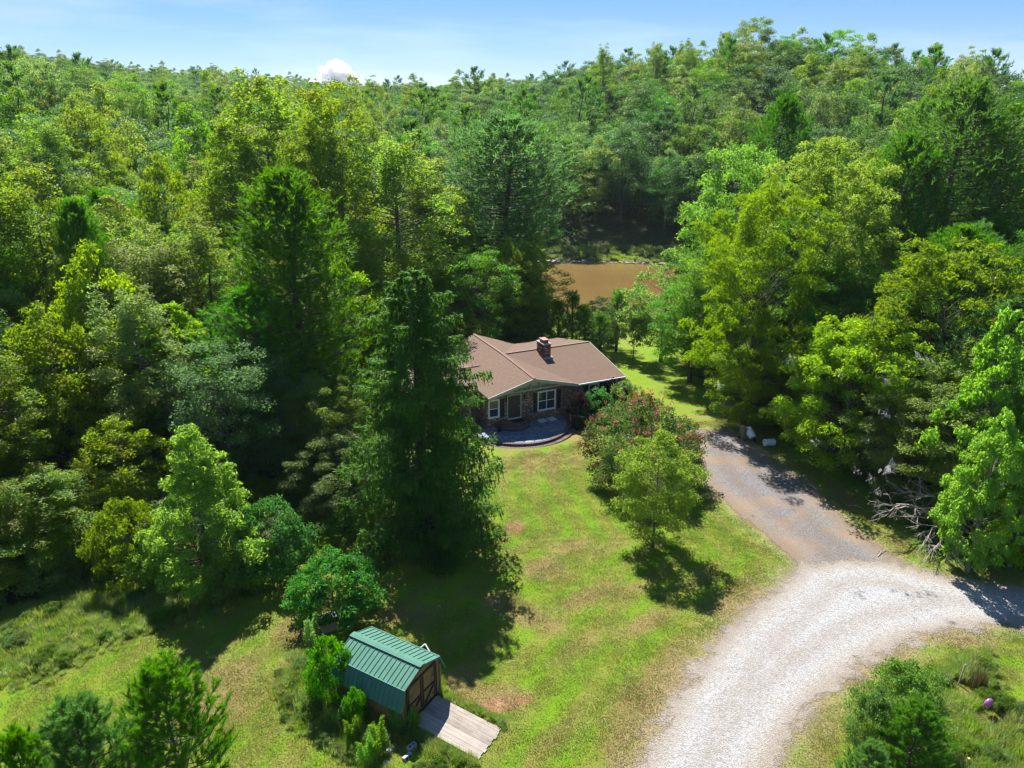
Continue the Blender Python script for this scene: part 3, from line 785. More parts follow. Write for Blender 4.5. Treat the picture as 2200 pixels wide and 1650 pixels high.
o.V = [(x - .6, y, z) for x, y, z in o.V]; o = o.build('stoop_top', M['brick_dark'], patio); o['kind'] = 'stuff'
def HW(u, v, z): return house.matrix_basis @ Vector((u, v, z - HB))
def thing_at(name, u, v, z, label, cat, group=None, rz=0): return empty(name, HW(u, v, z), math.radians(25) + rz, label, cat, group)
mt = MB().box((-.55, -.3, 0), (.55, .3, .02)); mt = mt.build('door_mat', simple('black_mat', (.012, .012, .012), .9), None, HW(-5.65, .25, .265), (0, 0, math.radians(25))); tag(mt, 'black door mat on the brick stoop before the front door', 'door mat')
for (u, v, lab) in ((-3.3, .3, 'pale square patio cushion on the flagstones, nearer the front door'), (-2.35, .25, 'pale square patio cushion on the flagstones, under the window edge')):
    s = MB().box((-.33, -.33, 0), (.33, .33, .07)); s.box((-.27, -.27, .07), (.27, .27, .10)); s = s.build('seat_pad', simple('pale_pad', (.55, .60, .58), .7, .1, 5), None, HW(u, v, PZ + .012), (0, 0, math.radians(32)))
    tag(s, lab, 'cushion', 'pale pads on the patio')
for (u, v, s_) in ((-7.2, .3, .16), (-7.5, -.2, .2), (-6.75, .35, .12)):
    pt = MB(); pt.tube([(0, 0, 0), (0, 0, .22), (0, 0, .25)], [s_ * .7, s_, s_ * 1.08], 12); pt = pt.build('flower_pot', M['darkmetal'], None, HW(u, v, PZ + .012))
    tag(pt, {.16: 'middle dark pot left of the front door', .2: 'largest dark pot left of the front door', .12: 'smallest dark pot beside the door frame'}[s_], 'flower pot', 'pots beside the front door')
# iron stair rail and wooden handrail
r_ = thing_at('stoop_railing', -4.55, .2, .1, 'dark iron handrail at the right side of the brick stoop', 'railing')
MB().tube([(-.15, .55, 1.15), (.1, -.2, 1.05), (.25, -.9, .6), (.25, -1.0, .0)], .025).build('handrail', M['doorwood'], r_)
for y, h_ in ((.45, 1.12), (-.2, 1.03), (-.7, .72)): MB().bar((.08 if y < 0 else -.1, y, -.15), (.08 if y < 0 else -.1, y, h_), .035).build('post', M['doorwood'], r_)
r_ = thing_at('wooden_handrail', -1.5, -1.5, PZ, 'weathered wooden handrail on a post at the right patio edge', 'railing')
MB().bar((0, 0, -.35), (0, 0, .92), .1).build('post', M['wood'], r_); MB().bar((-.1, 0, .95), (2.9, -.9, .25), .12, .05).build('rail', M['wood'], r_); MB().bar((2.7, -.85, -.5), (2.7, -.85, .28), .09).build('post', M['wood'], r_)

# ------------------------------------------------------------------ shed
SA = math.radians(-30.7)
shed = empty('garden_shed', (-3.85, 25.76, 0), SA, 'wooden barn shed with a green ribbed metal roof and a plank ramp', 'shed')
m, nt, b = new_mat('green_metal'); tcn = N(nt, 'ShaderNodeTexCoord'); n1 = noise(nt, 2.5, 5, .6, tcn.outputs['Object'])
nt.links.new(ramp(nt, n1.outputs['Fac'], [(.3, (.062, .165, .118)), (.7, (.088, .205, .150))]), b.inputs['Base Color']); b.inputs['Roughness'].default_value = .75; b.inputs['Specular IOR Level'].default_value = .15
GREEN = m
m, nt, b = new_mat('shed_boards'); tcn = N(nt, 'ShaderNodeTexCoord'); mpn = N(nt, 'ShaderNodeMapping'); mpn.inputs['Scale'].default_value = (6, 6, .8); nt.links.new(tcn.outputs['Object'], mpn.inputs[0])
n1 = noise(nt, 1.6, 6, .7, mpn.outputs[0], .8); n2 = noise(nt, .8, 3, .6, tcn.outputs['Object'])
c = ramp(nt, math_(nt, 'ADD', math_(nt, 'MULTIPLY', n1.outputs['Fac'], .7), math_(nt, 'MULTIPLY', n2.outputs['Fac'], .35)), [(.32, (.10, .055, .018)), (.55, (.27, .165, .060)), (.8, (.40, .27, .12))])
nt.links.new(c, b.inputs['Base Color']); b.inputs['Roughness'].default_value = .8; SHED_W = m
M['trim'] = simple('dark_trim', (.055, .035, .015), .8, .3, 5)
LEN, HWD, RZ, BZ, BW, EZ, EW = 3.95, 1.36, 2.62, 2.18, 1.22, 1.32, 1.62
def gam(y):   # underside of the gambrel at lateral position y
    y = abs(y); return (RZ - (RZ - BZ) * y / BW if y < BW else BZ - (BZ - EZ) * (y - BW) / (EW - BW)) - .05
def boards(x, y0, y1, nm, back=False):
    mb = MB(); n_ = max(1, round((y1 - y0) / .145)); w = (y1 - y0) / n_
    for i in range(n_):
        a0 = y0 + i * w + .006; a1 = y0 + (i + 1) * w - .006; dx = random.uniform(0, .008)
        z1a, z1b = gam(a0), gam(a1)
        mb.add([(x, a0, .12), (x, a1, .12), (x, a1, z1b), (x, a0, z1a), (x + .03 + dx, a0, .12), (x + .03 + dx, a1, .12), (x + .03 + dx, a1, z1b), (x + .03 + dx, a0, z1a)],
               [(0, 3, 2, 1), (4, 5, 6, 7), (0, 1, 5, 4), (1, 2, 6, 5), (2, 3, 7, 6), (3, 0, 4, 7)])
    return mb
o = boards(-.16, -HWD, HWD, 'f').build('front_boards', SHED_W, shed); o['kind'] = 'stuff'
o = boards(-LEN + .1, -HWD, HWD, 'b').build('back_boards', SHED_W, shed); o['kind'] = 'stuff'
for s in (-1, 1):
    mb = MB(); n_ = 26; w = (LEN - .3) / n_
    for i in range(n_):
        x0 = -LEN + .14 + i * w; mb.box((x0 + .005, s * HWD - .015, .12), (x0 + w - .005, s * HWD + .015 + random.uniform(0, .006), 1.66))
    o = mb.build('side_boards', SHED_W, shed); o['kind'] = 'stuff'
MB().box((-LEN + .14, -HWD + .03, .04), (-.2, HWD - .03, .12)).build('floor', M['wood'], shed)
for y in (-1.2, -.4, .4, 1.2): MB().box((-LEN + .1, y - .06, 0), (-.15, y + .06, .04)).build('skid', M['trim'], shed)
# doors on the front
for s in (-1, 1):
    y0, y1 = (-.98, -.012) if s < 0 else (.012, .98)
    mb = MB(); n_ = 7; w = (y1 - y0) / n_
    for i in range(n_): mb.box((-.12, y0 + i * w + .004, .2), (-.095 + random.uniform(0, .005), y0 + (i + 1) * w - .004, 1.95 if abs(y0 + (i + .5) * w) < .75 else 1.85))
    dr = mb.build('door', SHED_W, shed)
    for a, c_ in (((-.07, y0 + .06, .2), (-.07, y0 + .06, 1.9)), ((-.07, y1 - .06, .2), (-.07, y1 - .06, 1.9)), ((-.07, y0 + .09, .3), (-.07, y1 - .09, .3)), ((-.07, y0 + .09, 1.1), (-.07, y1 - .09, 1.1))):
        MB().bar(a, c_, .09, .03).build('brace', M['trim'], dr)
    MB().bar((-.055, (y0 if s < 0 else y0) + .12, .42), (-.055, y1 - .12, 1.02), .08, .03).build('brace', M['trim'], dr)
    for zz in (.5, 1.5):
        yb = y0 if s < 0 else y1
        MB().box((-.062, min(yb, yb - s * .3), zz), (-.05, max(yb, yb - s * .3), zz + .05)).build('hinge', M['darkmetal'], dr)
for s in (-1, 1): MB().bar((-.09, s * (HWD - .03), .1), (-.09, s * (HWD - .03), 1.7), .09, .05).build('corner_trim', SHED_W, shed)
for s in (-1, 1): MB().bar((-.08, s * 1.03, .1), (-.08, s * 1.03, 2.0), .06, .04).build('door_post', M['trim'], shed)
MB().bar((-.08, -1.0, 2.02), (-.08, 1.0, 2.02), .05, .08).build('door_header', M['trim'], shed)
# ribbed roof panels
NP = 16; pw = LEN / NP
segs = [((0, RZ), (BW, BZ)), ((BW + .02, BZ - .02), (EW, EZ))]
for s in (-1, 1):
    for si, ((ya, za), (yb, zb_)) in enumerate(segs):
        for i in range(NP):
            x0 = -LEN + i * pw; x1 = x0 + pw - .004
            n_ = Vector((0, s * (za - zb_), (yb - ya))).normalized() * .022
            a = Vector((x0, s * ya, za)); b_ = Vector((x1, s * ya, za)); c_ = Vector((x1, s * yb, zb_)); d_ = Vector((x0, s * yb, zb_))
            v = [a, b_, c_, d_, a - n_, b_ - n_, c_ - n_, d_ - n_]
            mb = MB().add(v, [(0, 1, 2, 3) if s < 0 else (3, 2, 1, 0), (4, 5, 6, 7), (0, 4, 5, 1), (1, 5, 6, 2), (2, 6, 7, 3), (3, 7, 4, 0)])
            # standing rib on the seam and a fine one in mid panel
            for xr, hr in ((x0 + .012, 1.0),):
                r0 = Vector((xr, s * ya, za)) + n_ * hr; r1 = Vector((xr, s * yb, zb_)) + n_ * hr
                mb.bar(r0, r1, .024, .022)
            mb.build('roof_panel', GREEN, shed)
mb = MB()
for s in (-1, 1):
    a = [Vector((-LEN - .03, 0, RZ + .05)), Vector((.03, 0, RZ + .05)), Vector((.03, s * .17, RZ - .005 + .03)), Vector((-LEN - .03, s * .17, RZ - .005 + .03))]
    mb.slab(a if s < 0 else a[::-1], .012)
mb.build('ridge_cap', GREEN, shed)
for s in (-1, 1):
    MB().bar((-LEN, s * (BW + .015), BZ + .005), (0, s * (BW + .015), BZ + .005), .05, .04).build('break_flashing', GREEN, shed)
    MB().bar((.012, 0, RZ - .02), (.012, s * BW, BZ - .02), .03, .09).build('rake_trim', GREEN if s > 0 else M['trim'], shed)
    MB().bar((.012, s * BW, BZ - .03), (.012, s * EW, EZ - .02), .03, .09).build('rake_trim', GREEN, shed)
# plank ramp
ramp_ = empty('plank_ramp', (-3.85, 25.76, 0), SA, 'grey weathered plank ramp in front of the shed doors', 'ramp')
RW0, RL0 = -.92, 3.42
m, nt, b = new_mat('ramp_planks'); tcn = N(nt, 'ShaderNodeTexCoord'); mpn = N(nt, 'ShaderNodeMapping'); mpn.inputs['Scale'].default_value = (.8, 6, 6); nt.links.new(tcn.outputs['Object'], mpn.inputs[0]); oi = N(nt, 'ShaderNodeObjectInfo')
n1 = noise(nt, 1.6, 6, .7, mpn.outputs[0], .8); n2 = noise(nt, 1.5, 4, .65, tcn.outputs['Object'])
c = ramp(nt, math_(nt, 'ADD', math_(nt, 'MULTIPLY', n1.outputs['Fac'], .55), math_(nt, 'ADD', math_(nt, 'MULTIPLY', n2.outputs['Fac'], .3), math_(nt, 'MULTIPLY', oi.outputs['Random'], .18))), [(.33, (.17, .14, .11)), (.52, (.29, .245, .20)), (.75, (.40, .36, .31))])
nt.links.new(c, b.inputs['Base Color']); b.inputs['Roughness'].default_value = .85; RAMPM = m
npk = 9; w = 1.86 / npk
for i in range(npk):
    y0 = RW0 + i * w; x1 = RL0 + random.uniform(-.04, .05)
    z0, z1 = .24, .05
    t_ = .04
    v = [(.0, y0 + .006, z0), (x1, y0 + .006, z1), (x1, y0 + w - .006, z1 + random.uniform(0, .008)), (.0, y0 + w - .006, z0)]
    MB().slab(v, t_).build('plank', RAMPM, ramp_)
for y in (-.85, 0, .85): MB().slab([(.02, y - .03, .195), (3.3, y - .03, .012), (3.3, y + .03, .012), (.02, y + .03, .195)], .09).build('joist', M['trim'], ramp_)

# ------------------------------------------------------------------ foliage building
def unit(v): return v / (np.linalg.norm(v, axis=-1, keepdims=True) + 1e-9)


def rand_dirs(rng, n): return unit(rng.normal(size=(n, 3)))


def leaf_quads(rng, P, Nn, size, aspect=.6, axis=None, fold=.12):
    """one rhombic leaf per point: P position, Nn facing, size length"""
    n = len(P)
    if axis is None: axis = rand_dirs(rng, n)
    a = unit(axis - Nn * np.sum(axis * Nn, 1, keepdims=True))
    b = np.cross(Nn, a)
    s = size[:, None]
    V = np.empty((n, 4, 3), np.float32)
    V[:, 0] = P - a * s * .5
    V[:, 1] = P + b * s * aspect * .5 + Nn * s * fold - a * s * .05
    V[:, 2] = P + a * s * .5
    V[:, 3] = P - b * s * aspect * .5 + Nn * s * fold - a * s * .05
    return V.reshape(-1, 3)


def quads_F(nq): return np.arange(nq * 4, dtype=np.int32).reshape(-1, 4)


def tubes_np(segs, n=5):
    """segs: list of (points, radii); returns V, F"""
    V = []; F = []; base = 0
    ang = np.arange(n) * 2 * np.pi / n
    for pts, rad in segs:
        pts = np.asarray(pts, float); k = len(pts)
        ref = np.array([1., .2, .1])
        for i in range(k):
            d = pts[min(i + 1, k - 1)] - pts[max(i - 1, 0)]; d = d / (np.linalg.norm(d) + 1e-9)
            r = ref - d * ref.dot(d)
            if np.linalg.norm(r) < .1: r = np.array([0, 1., 0]) - d * d[1]
            r = r / np.linalg.norm(r); u = np.cross(d, r); ref = r
            V.append(pts[i] + (np.outer(np.cos(ang), r) + np.outer(np.sin(ang), u)) * rad[i])
        for i in range(k - 1):
            for q in range(n):
                F.append((base + i * n + q, base + i * n + (q + 1) % n, base + (i + 1) * n + (q + 1) % n, base + (i + 1) * n + q))
        base += k * n
    return np.concatenate(V), np.array(F, np.int32)


PROFILES = {
    'round': lambda t: np.sqrt(np.clip(1 - ((t - .5) / .52) ** 2, 0, 1)) ** .8,
    'oval': lambda t: np.sin(np.pi * np.clip(t, 0, 1) ** .75) ** .7,
    'spire': lambda t: np.clip(1 - t, 0, 1) ** .62 * np.clip(t * 5 + .45, 0, 1),
    'plume': lambda t: np.clip(1.25 - t, 0, 1) ** .55 * np.clip(t * 4 + .5, 0, 1),
    'vase': lambda t: np.clip(.25 + 1.15 * t, 0, 1) * np.sqrt(np.clip(1 - ((t - .62) / .40).clip(0) ** 2, 0, 1)),
    'dome': lambda t: np.sqrt(np.clip(1 - t ** 2.2, 0, 1)),
    'bush': lambda t: np.sqrt(np.clip(1 - (t * .98) ** 2.6, 0, 1)) * np.clip(.8 + t, 0, 1),
}


def broadleaf(name, seed, H, R, z0, prof, nclump, nleaf, leaf, lmat, bmat, cr=(.12, .23), aspect=.62, up=.5, flat=.78,
              trunk_r=None, lobes=5, lobe_amp=.18, droop=0.0, limb_share=.5, stems=1, skirt=0.0, leaders=0, quads_only=False, flowers=None, inner=.55, form=.5):
    """crown of leaf sprays around limb ends; returns (crown mesh, trunk mesh)"""
    rng = np.random.default_rng(seed)
    pf = PROFILES[prof]
    C = []; RR = []; T = []
    ph = rng.uniform(0, 6.28, 6)
    while len(C) < nclump:
        t = rng.uniform(0, 1) ** .85
        w = float(pf(np.array(t)))
        if rng.uniform() > w + .12: continue
        az = rng.uniform(0, 2 * np.pi)
        lob = 1 + lobe_amp * (np.sin(lobes * az + ph[0] + 3 * t) + .6 * np.sin((lobes - 2) * az + ph[1] - 5 * t)) + lobe_amp * .7 * np.sin(9 * t + ph[2])
        rr = R * w * lob * rng.uniform(inner if t < .85 else 0, 1) ** .6
        c = np.array([rr * np.cos(az), rr * np.sin(az), z0 + (H - z0) * t * .97])
        C.append(c); T.append(t); RR.append(rng.uniform(*cr) * R * (1.12 - .18 * t) * (.68 + .32 * w))
    for k in range(leaders):
        az = rng.uniform(0, 6.28); rr = R * rng.uniform(.1, .6)
        top = H * rng.uniform(.88, 1.0)
        for q in range(5):
            f = q / 4
            C.append(np.array([rr * np.cos(az), rr * np.sin(az), top - (1 - f) * H * .16])); T.append(.9); RR.append(R * cr[1] * (1.05 - .5 * f))
    C = np.array(C); RR = np.array(RR); T = np.array(T)
    wgt = RR ** 2; cnt = np.maximum(6, (nleaf * wgt / wgt.sum()).astype(int))
    idx = np.repeat(np.arange(len(C)), cnt); n = len(idx)
    d = rand_dirs(rng, n); d[:, 2] = np.where(d[:, 2] < -.35, -d[:, 2] * .6, d[:, 2]); d = unit(d)
    rad = RR[idx] * (rng.uniform(.30, 1.22, n) ** .8)
    P = C[idx] + d * rad[:, None] * np.array([1, 1, flat])
    P[:, 2] -= droop * rad
    P[:, 2] = np.maximum(P[:, 2], .06)
    Nn = unit(d * form + np.array([0, 0, up]) + rand_dirs(rng, n) * (1.2 - form * .6))
    sz = leaf * rng.uniform(.65, 1.3, n)
    ax = None
    if aspect < .45:
        ax = unit(d * np.array([1, 1, .2]) + rand_dirs(rng, n) * .45 + np.array([0, 0, -droop * .6]))
    V = leaf_quads(rng, P, Nn, sz, aspect, ax)
    crown = mesh_np(name + '_crown', V, quads_F(n), lmat)
    # trunk and limbs
    tr = trunk_r or (.016 * H + .04)
    segs = []
    ends = C[rng.permutation(len(C))[:int(len(C) * limb_share)]]
    ends = ends[ends[:, 2] < H * .84]
    for s_ in range(stems):
        lean = rng.normal(size=2) * (.03 if stems == 1 else .16)
        hh = H * (.74 if prof in ('spire', 'oval', 'plume') else .6)
        pts = [(lean[0] * hh * f ** 1.3 + (0 if stems == 1 else .15 * math.cos(s_ * 2.4)), lean[1] * hh * f ** 1.3 + (0 if stems == 1 else .15 * math.sin(s_ * 2.4)), hh * f - .15) for f in (0, .03, .15, .35, .55, .75, 1)]
        segs.append((pts, [tr * 1.5, tr * 1.1, tr * .95, tr * .8, tr * .6, tr * .4, tr * .12]))
    for e in ends:
        hx = math.hypot(e[0], e[1])
        zb = max(.12 * H, min(e[2] - hx * (.45 if prof in ('spire', 'oval') else .8), H * .8)) if z0 > .2 * H or H > 4 else e[2] * .2
        f = zb / (H * .86)
        b = np.array([0, 0, zb]); m = b * .45 + e * .55 + np.array([0, 0, -.06 * hx]) + rng.normal(size=3) * .05 * hx
        r0 = tr * .24 * (1 - .5 * min(f, 1))
        segs.append(([b, (b + m) / 2, m, e], [r0, r0 * .8, r0 * .55, r0 * .2]))
    TV, TF = tubes_np(segs, 5)
    trunk = mesh_np(name + '_trunk', TV, TF, bmat, smooth=True)
    fl = None
    if flowers:
        k, fm = flowers
        top = np.argsort(-(C[:, 2] / H + .35 * rng.uniform(size=len(C))))[:k]
        Pf = []; Nf = []
        for i in top:
            dd = unit((C[i] - np.array([0, 0, H * .45]))[None])[0]
            q = int(rng.integers(4, 20))
            base = C[i] + dd * RR[i] * 1.28
            o = rng.normal(size=(q, 3)) * .07 + dd * rng.uniform(-.12, .22, q)[:, None]
            Pf.append(base + o); Nf.append(unit(rand_dirs(rng, q) + dd))
        Pf = np.concatenate(Pf); Nf = np.concatenate(Nf)
        fl = mesh_np(name + '_blossoms', leaf_quads(rng, Pf, Nf, rng.uniform(.07, .13, len(Pf)), .9), quads_F(len(Pf)), fm)
    return crown, trunk, fl


def pine(name, seed, H, R, z0, ntuft, needles, nlen, nwid, lmat, bmat, young=False, prof=None, whorl=7):
    """whorled branches; needle tufts at the branch ends"""
    rng = np.random.default_rng(seed)
    tr = .014 * H + .04
    segs = [([(rng.normal() * .02 * H * f, rng.normal() * .02 * H * f, H * f - .1) for f in (0, .03, .3, .6, .85, 1)], [tr * 1.4, tr, tr * .85, tr * .6, tr * .3, .01])]
    P = []; D = []
    nb = max(20, int(ntuft / (12 if young else 14)))
    for i in range(nb):
        t = (i + rng.uniform()) / nb
        if young: w = (1 - t) ** .75 * min(1, .55 + t * 2.2)
        else: w = math.sqrt(max(0, 1 - (abs(t - .42) / .62) ** 2)) * (1 if t < .75 else (1 - t) * 2.8 + .3)
        if prof: w = prof(t)
        zb = z0 + (H - z0) * t
        az = i * 2.39996 + rng.uniform(-.5, .5)
        Lb = R * w * rng.uniform(.62, 1.08) + .05
        rise = (.55 if young else .32) * Lb * (.3 + 1.2 * t)
        b = np.array([0, 0, zb - (.12 * Lb if young else .05 * Lb)]); dirh = np.array([math.cos(az), math.sin(az), 0])
        e = b + dirh * Lb + np.array([0, 0, rise])
        m = b + dirh * Lb * .55 + np.array([0, 0, rise * .25])
        segs.append(([b, m, e], [tr * .26 * (1 - t * .6), tr * .16 * (1 - t * .6), .012]))
        k = max(3, int(ntuft / nb))
        for q in range(k):
            f = rng.uniform(.35 if young else .45, 1.02)
            p = (1 - f) ** 2 * b + 2 * f * (1 - f) * m + f * f * e
            spread = (.16 if young else .2) * Lb * (1.1 - .5 * f) + .12
            o = rng.normal(size=3) * spread * np.array([1, 1, .55])
            o[2] += .12 * abs(rng.normal()) * (1 + Lb * .2)
            dd = dirh * .55 + np.array([0, 0, 1.0 if young else .8]) + rng.normal(size=3) * .35
            P.append(p + o); D.append(dd)
            if q % 3 == 0: segs.append(([p, p + o * .5, p + o], [.018, .012, .006]))
    for q in range(8 if young else 4):
        P.append(np.array([0, 0, H - q * .1 * nlen * 4])); D.append(np.array([rng.normal() * .2, rng.normal() * .2, 1.]))
    P = np.array(P); D = unit(np.array(D)); n = len(P)
    idx = np.repeat(np.arange(n), needles); k = len(idx)
    nd = unit(D[idx] * rng.uniform(.4, 1.5, (k, 1)) + rand_dirs(rng, k) * .68)
    ln = nlen * rng.uniform(.6, 1.15, k)
    base = P[idx] + D[idx] * (rng.uniform(-.5, .5, (k, 1)) * nlen * 1.4)
    c = base + nd * ln[:, None] * .5
    Nn = unit(rand_dirs(rng, k) - 0)
    Nn = unit(Nn - nd * np.sum(Nn * nd, 1, keepdims=True))
    b2 = np.cross(Nn, nd); w2 = (nwid * rng.uniform(.7, 1.3, k))[:, None]
    V = np.empty((k, 3, 3), np.float32)
    V[:, 0] = base - b2 * w2; V[:, 1] = base + b2 * w2; V[:, 2] = base + nd * ln[:, None]
    crown = mesh_np(name + '_crown', V.reshape(-1, 3), np.arange(k * 3, dtype=np.int32).reshape(-1, 3), lmat)
    TV, TF = tubes_np(segs, 4)
    return crown, mesh_np(name + '_trunk', TV, TF, bmat, smooth=True), None


def brush_pine(name, seed, H, R):
    """young pine: upswept shoots, each a bottlebrush of long needles"""
    rng = np.random.default_rng(seed)
    segs = [([(0, 0, -.1), (.02, 0, H * .3), (0, .03, H * .65), (0, 0, H * .97)], [.07, .055, .035, .012])]
    shoots = [(np.array([0, 0, H * .72]), np.array([0, 0, H]))]
    nb = 100
    for i in range(nb):
        t = (i + rng.uniform()) / nb
        L = R * ((1 - t) ** .7 * 1.0 + .10) * rng.uniform(.75, 1.12)
        az = i * 2.39996 + rng.uniform(-.4, .4); dh = np.array([math.cos(az), math.sin(az), 0])
        b = np.array([0, 0, .25 + (H * .86) * t]); m = b + dh * L * .6 + np.array([0, 0, L * .18]); e = b + dh * L + np.array([0, 0, L * (.62 + .3 * t)])
        segs.append(([b, m, e], [.03 * (1 - t * .5), .022 * (1 - t * .5), .008]))
        shoots.append((m * .55 + e * .45, e + (e - m) * .12))
        for q in range(7):
            f = rng.uniform(.2, .95); p = (1 - f) ** 2 * b + 2 * f * (1 - f) * m + f * f * e
            d = unit((dh * .5 + rng.normal(size=3) * np.array([.6, .6, .15]) + np.array([0, 0, .95]))[None])[0]
            l2 = rng.uniform(.3, .62) * (.5 + .5 * (1 - t)) + .08
            segs.append(([p, p + d * l2 * .5, p + d * l2], [.012, .009, .004])); shoots.append((p + d * .1, p + d * l2))
    P = []; D = []
    for a, b in shoots:
        ln = np.linalg.norm(b - a); k = int(60 + 120 * ln); f = rng.uniform(0, 1, k)[:, None]; ax = (b - a) / (ln + 1e-6)
        P.append(a * (1 - f) + b * f); D.append(unit(rand_dirs(rng, k) * .62 + ax * .75))
    P = np.concatenate(P); D = np.concatenate(D); k = len(P)
    Nn = rand_dirs(rng, k); b2 = unit(np.cross(Nn, D)) * (.0075 * rng.uniform(.7, 1.3, k))[:, None]; ln = (.20 * rng.uniform(.6, 1.2, k))[:, None]
    V = np.empty((k, 3, 3), np.float32); V[:, 0] = P - b2; V[:, 1] = P + b2; V[:, 2] = P + D * ln
    crown = mesh_np(name + '_crown', V.reshape(-1, 3), np.arange(k * 3, dtype=np.int32).reshape(-1, 3), L_YPINE)
    TV, TF = tubes_np(segs, 4)
    return crown, mesh_np(name + '_trunk', TV, TF, M['bark'], smooth=True), None


def weeping_spruce(name, seed, H, R):
    rng = np.random.default_rng(seed)
    tr = .26
    segs = [([(0, 0, -.1), (0, 0, .3), (.05, 0, H * .4), (0, .05, H * .75), (0, 0, H)], [tr * 1.4, tr, tr * .75, tr * .4, .02])]
    QP = []; QD = []; QL = []
    nb = 300
    for i in range(nb):
        t = ((i + rng.uniform()) / nb) ** 1.12
        zb = .35 + (H - .5) * t
        w = (1 - t) ** .47 * (1 + .16 * math.sin(i * .9) + .14 * math.sin(t * 23)) * (.86 if t < .06 else 1)
        L = R * w * rng.uniform(.58, 1.14) + .25
        az = i * 2.39996 + rng.uniform(-.4, .4); dh = np.array([math.cos(az), math.sin(az), 0]); side = np.array([-dh[1], dh[0], 0])
        b = np.array([0, 0, zb]); m = b + dh * L * .55 + np.array([0, 0, -.16 * L]); e = b + dh * L + np.array([0, 0, -.10 * L + .1])
        if zb < 1.2: m[2] = max(m[2], .35); e[2] = max(e[2], .35)
        segs.append(([b, m, e], [.05 * (1 - t * .7), .03, .01]))
        for q in range(int(14 + L * 13)):
            f = rng.uniform(.18, 1.0) ** .75
            p = (1 - f) ** 2 * b + 2 * f * (1 - f) * m + f * f * e + side * rng.normal() * .13 * L * (1.15 - f * .6)
            hl = rng.uniform(.25, .75) * (.5 + .5 * min(1, L / 2))
            hl = min(hl, max(.12, p[2] - .05))
            out = dh * rng.uniform(-.02, .20) + side * rng.normal() * .08
            # short foliage along the twig plus the hanging curtain
            for s_ in range(9):
                u = rng.uniform()
                QP.append(p + out * u + np.array([0, 0, -hl * u])); QD.append(np.array([out[0] * .6 + rng.normal() * .35, out[1] * .6 + rng.normal() * .35, -1.])); QL.append(.20 * rng.uniform(.7, 1.3) * (1 - .4 * u))
            for s_ in range(3):
                dd = dh * rng.uniform(.2, 1) + side * rng.normal() * .8 + np.array([0, 0, rng.uniform(-.3, .35)])
                QP.append(p + rng.normal(size=3) * .05); QD.append(dd); QL.append(.22 * rng.uniform(.7, 1.3))
    P = np.array(QP); D = unit(np.array(QD)); Ls = np.array(QL); n = len(P)
    Nn = rand_dirs(rng, n); Nn = unit(Nn - D * np.sum(Nn * D, 1, keepdims=True))
    V = leaf_quads(rng, P, Nn, Ls, .40, D, fold=.04)
    crown = mesh_np(name + '_crown', V, quads_F(n), L_SPRUCE)
    TV, TF = tubes_np(segs, 5)
    return crown, mesh_np(name + '_trunk', TV, TF, M['bark'], smooth=True), None


def grass_clump(name, seed, n, rad, h, wid, mat, lean=.5):
    rng = np.random.default_rng(seed)
    a = rng.uniform(0, 6.28, n); r = rad * np.sqrt(rng.uniform(0, 1, n))
    B = np.stack([r * np.cos(a), r * np.sin(a), np.zeros(n)], 1)
    a2 = a + rng.normal(size=n) * .9
    o = np.stack([np.cos(a2), np.sin(a2), np.zeros(n)], 1)
    hh = h * rng.uniform(.5, 1.1, n)[:, None]; ln = lean * rng.uniform(.1, 1.1, n)[:, None]
    s = np.stack([-np.sin(a2), np.cos(a2), np.zeros(n)], 1) * wid * .5
    mid = B + o * hh * ln * .35 + np.array([0, 0, 1]) * hh * .6
    tip = B + o * hh * ln + np.array([0, 0, 1]) * hh * (1 - .25 * ln)
    V = np.empty((n, 5, 3), np.float32); V[:, 0] = B - s; V[:, 1] = B + s; V[:, 2] = mid + s * .8; V[:, 3] = mid - s * .8; V[:, 4] = tip
    i = np.arange(n, dtype=np.int32)[:, None] * 5
    return mesh_np(name, V.reshape(-1, 3), [i + np.array([0, 1, 2, 3]), i + np.array([3, 2, 4])], mat)


def plume(name, seed, H, n, mat):
    """upright feathery stem plants (dog fennel)"""
    rng = np.random.default_rng(seed)
    segs = []; P = []; D = []
    for s in range(11):
        a = rng.uniform(0, 6.28); r = rng.uniform(0, .28); hh = H * rng.uniform(.6, 1.05)
        b = np.array([r * math.cos(a), r * math.sin(a), 0]); tip = b + np.array([math.cos(a) * .22 * hh * r * 3, math.sin(a) * .22 * hh * r * 3, hh])
        segs.append(([b, (b + tip) / 2, tip], [.012, .009, .004]))
        for q in range(n // 11):
            f = rng.uniform(.12, 1) ; az = rng.uniform(0, 6.28)
            ln = (.30 * (1 - f) + .07) * H * .55
            d = np.array([math.cos(az), math.sin(az), .55])
            P.append(b * (1 - f) + tip * f + d * ln * rng.uniform(.1, .9)); D.append(d + rng.normal(size=3) * .4)
    P = np.array(P); D = unit(np.array(D)); k = len(P)
    Nn = rand_dirs(rng, k); Nn = unit(Nn - D * np.sum(Nn * D, 1, keepdims=True))
    V = leaf_quads(rng, P, Nn, rng.uniform(.06, .15, k), .22, D)
    crown = mesh_np(name + '_fronds', V, quads_F(k), mat)
    TV, TF = tubes_np(segs, 3)
    return crown, mesh_np(name + '_stems', TV, TF, M['dead_wood'])


# prototypes: name -> (crown, trunk, flowers, height, half width)
PR = {}
def proto(key, mesh, H, R): PR[key] = (*mesh, H, R)


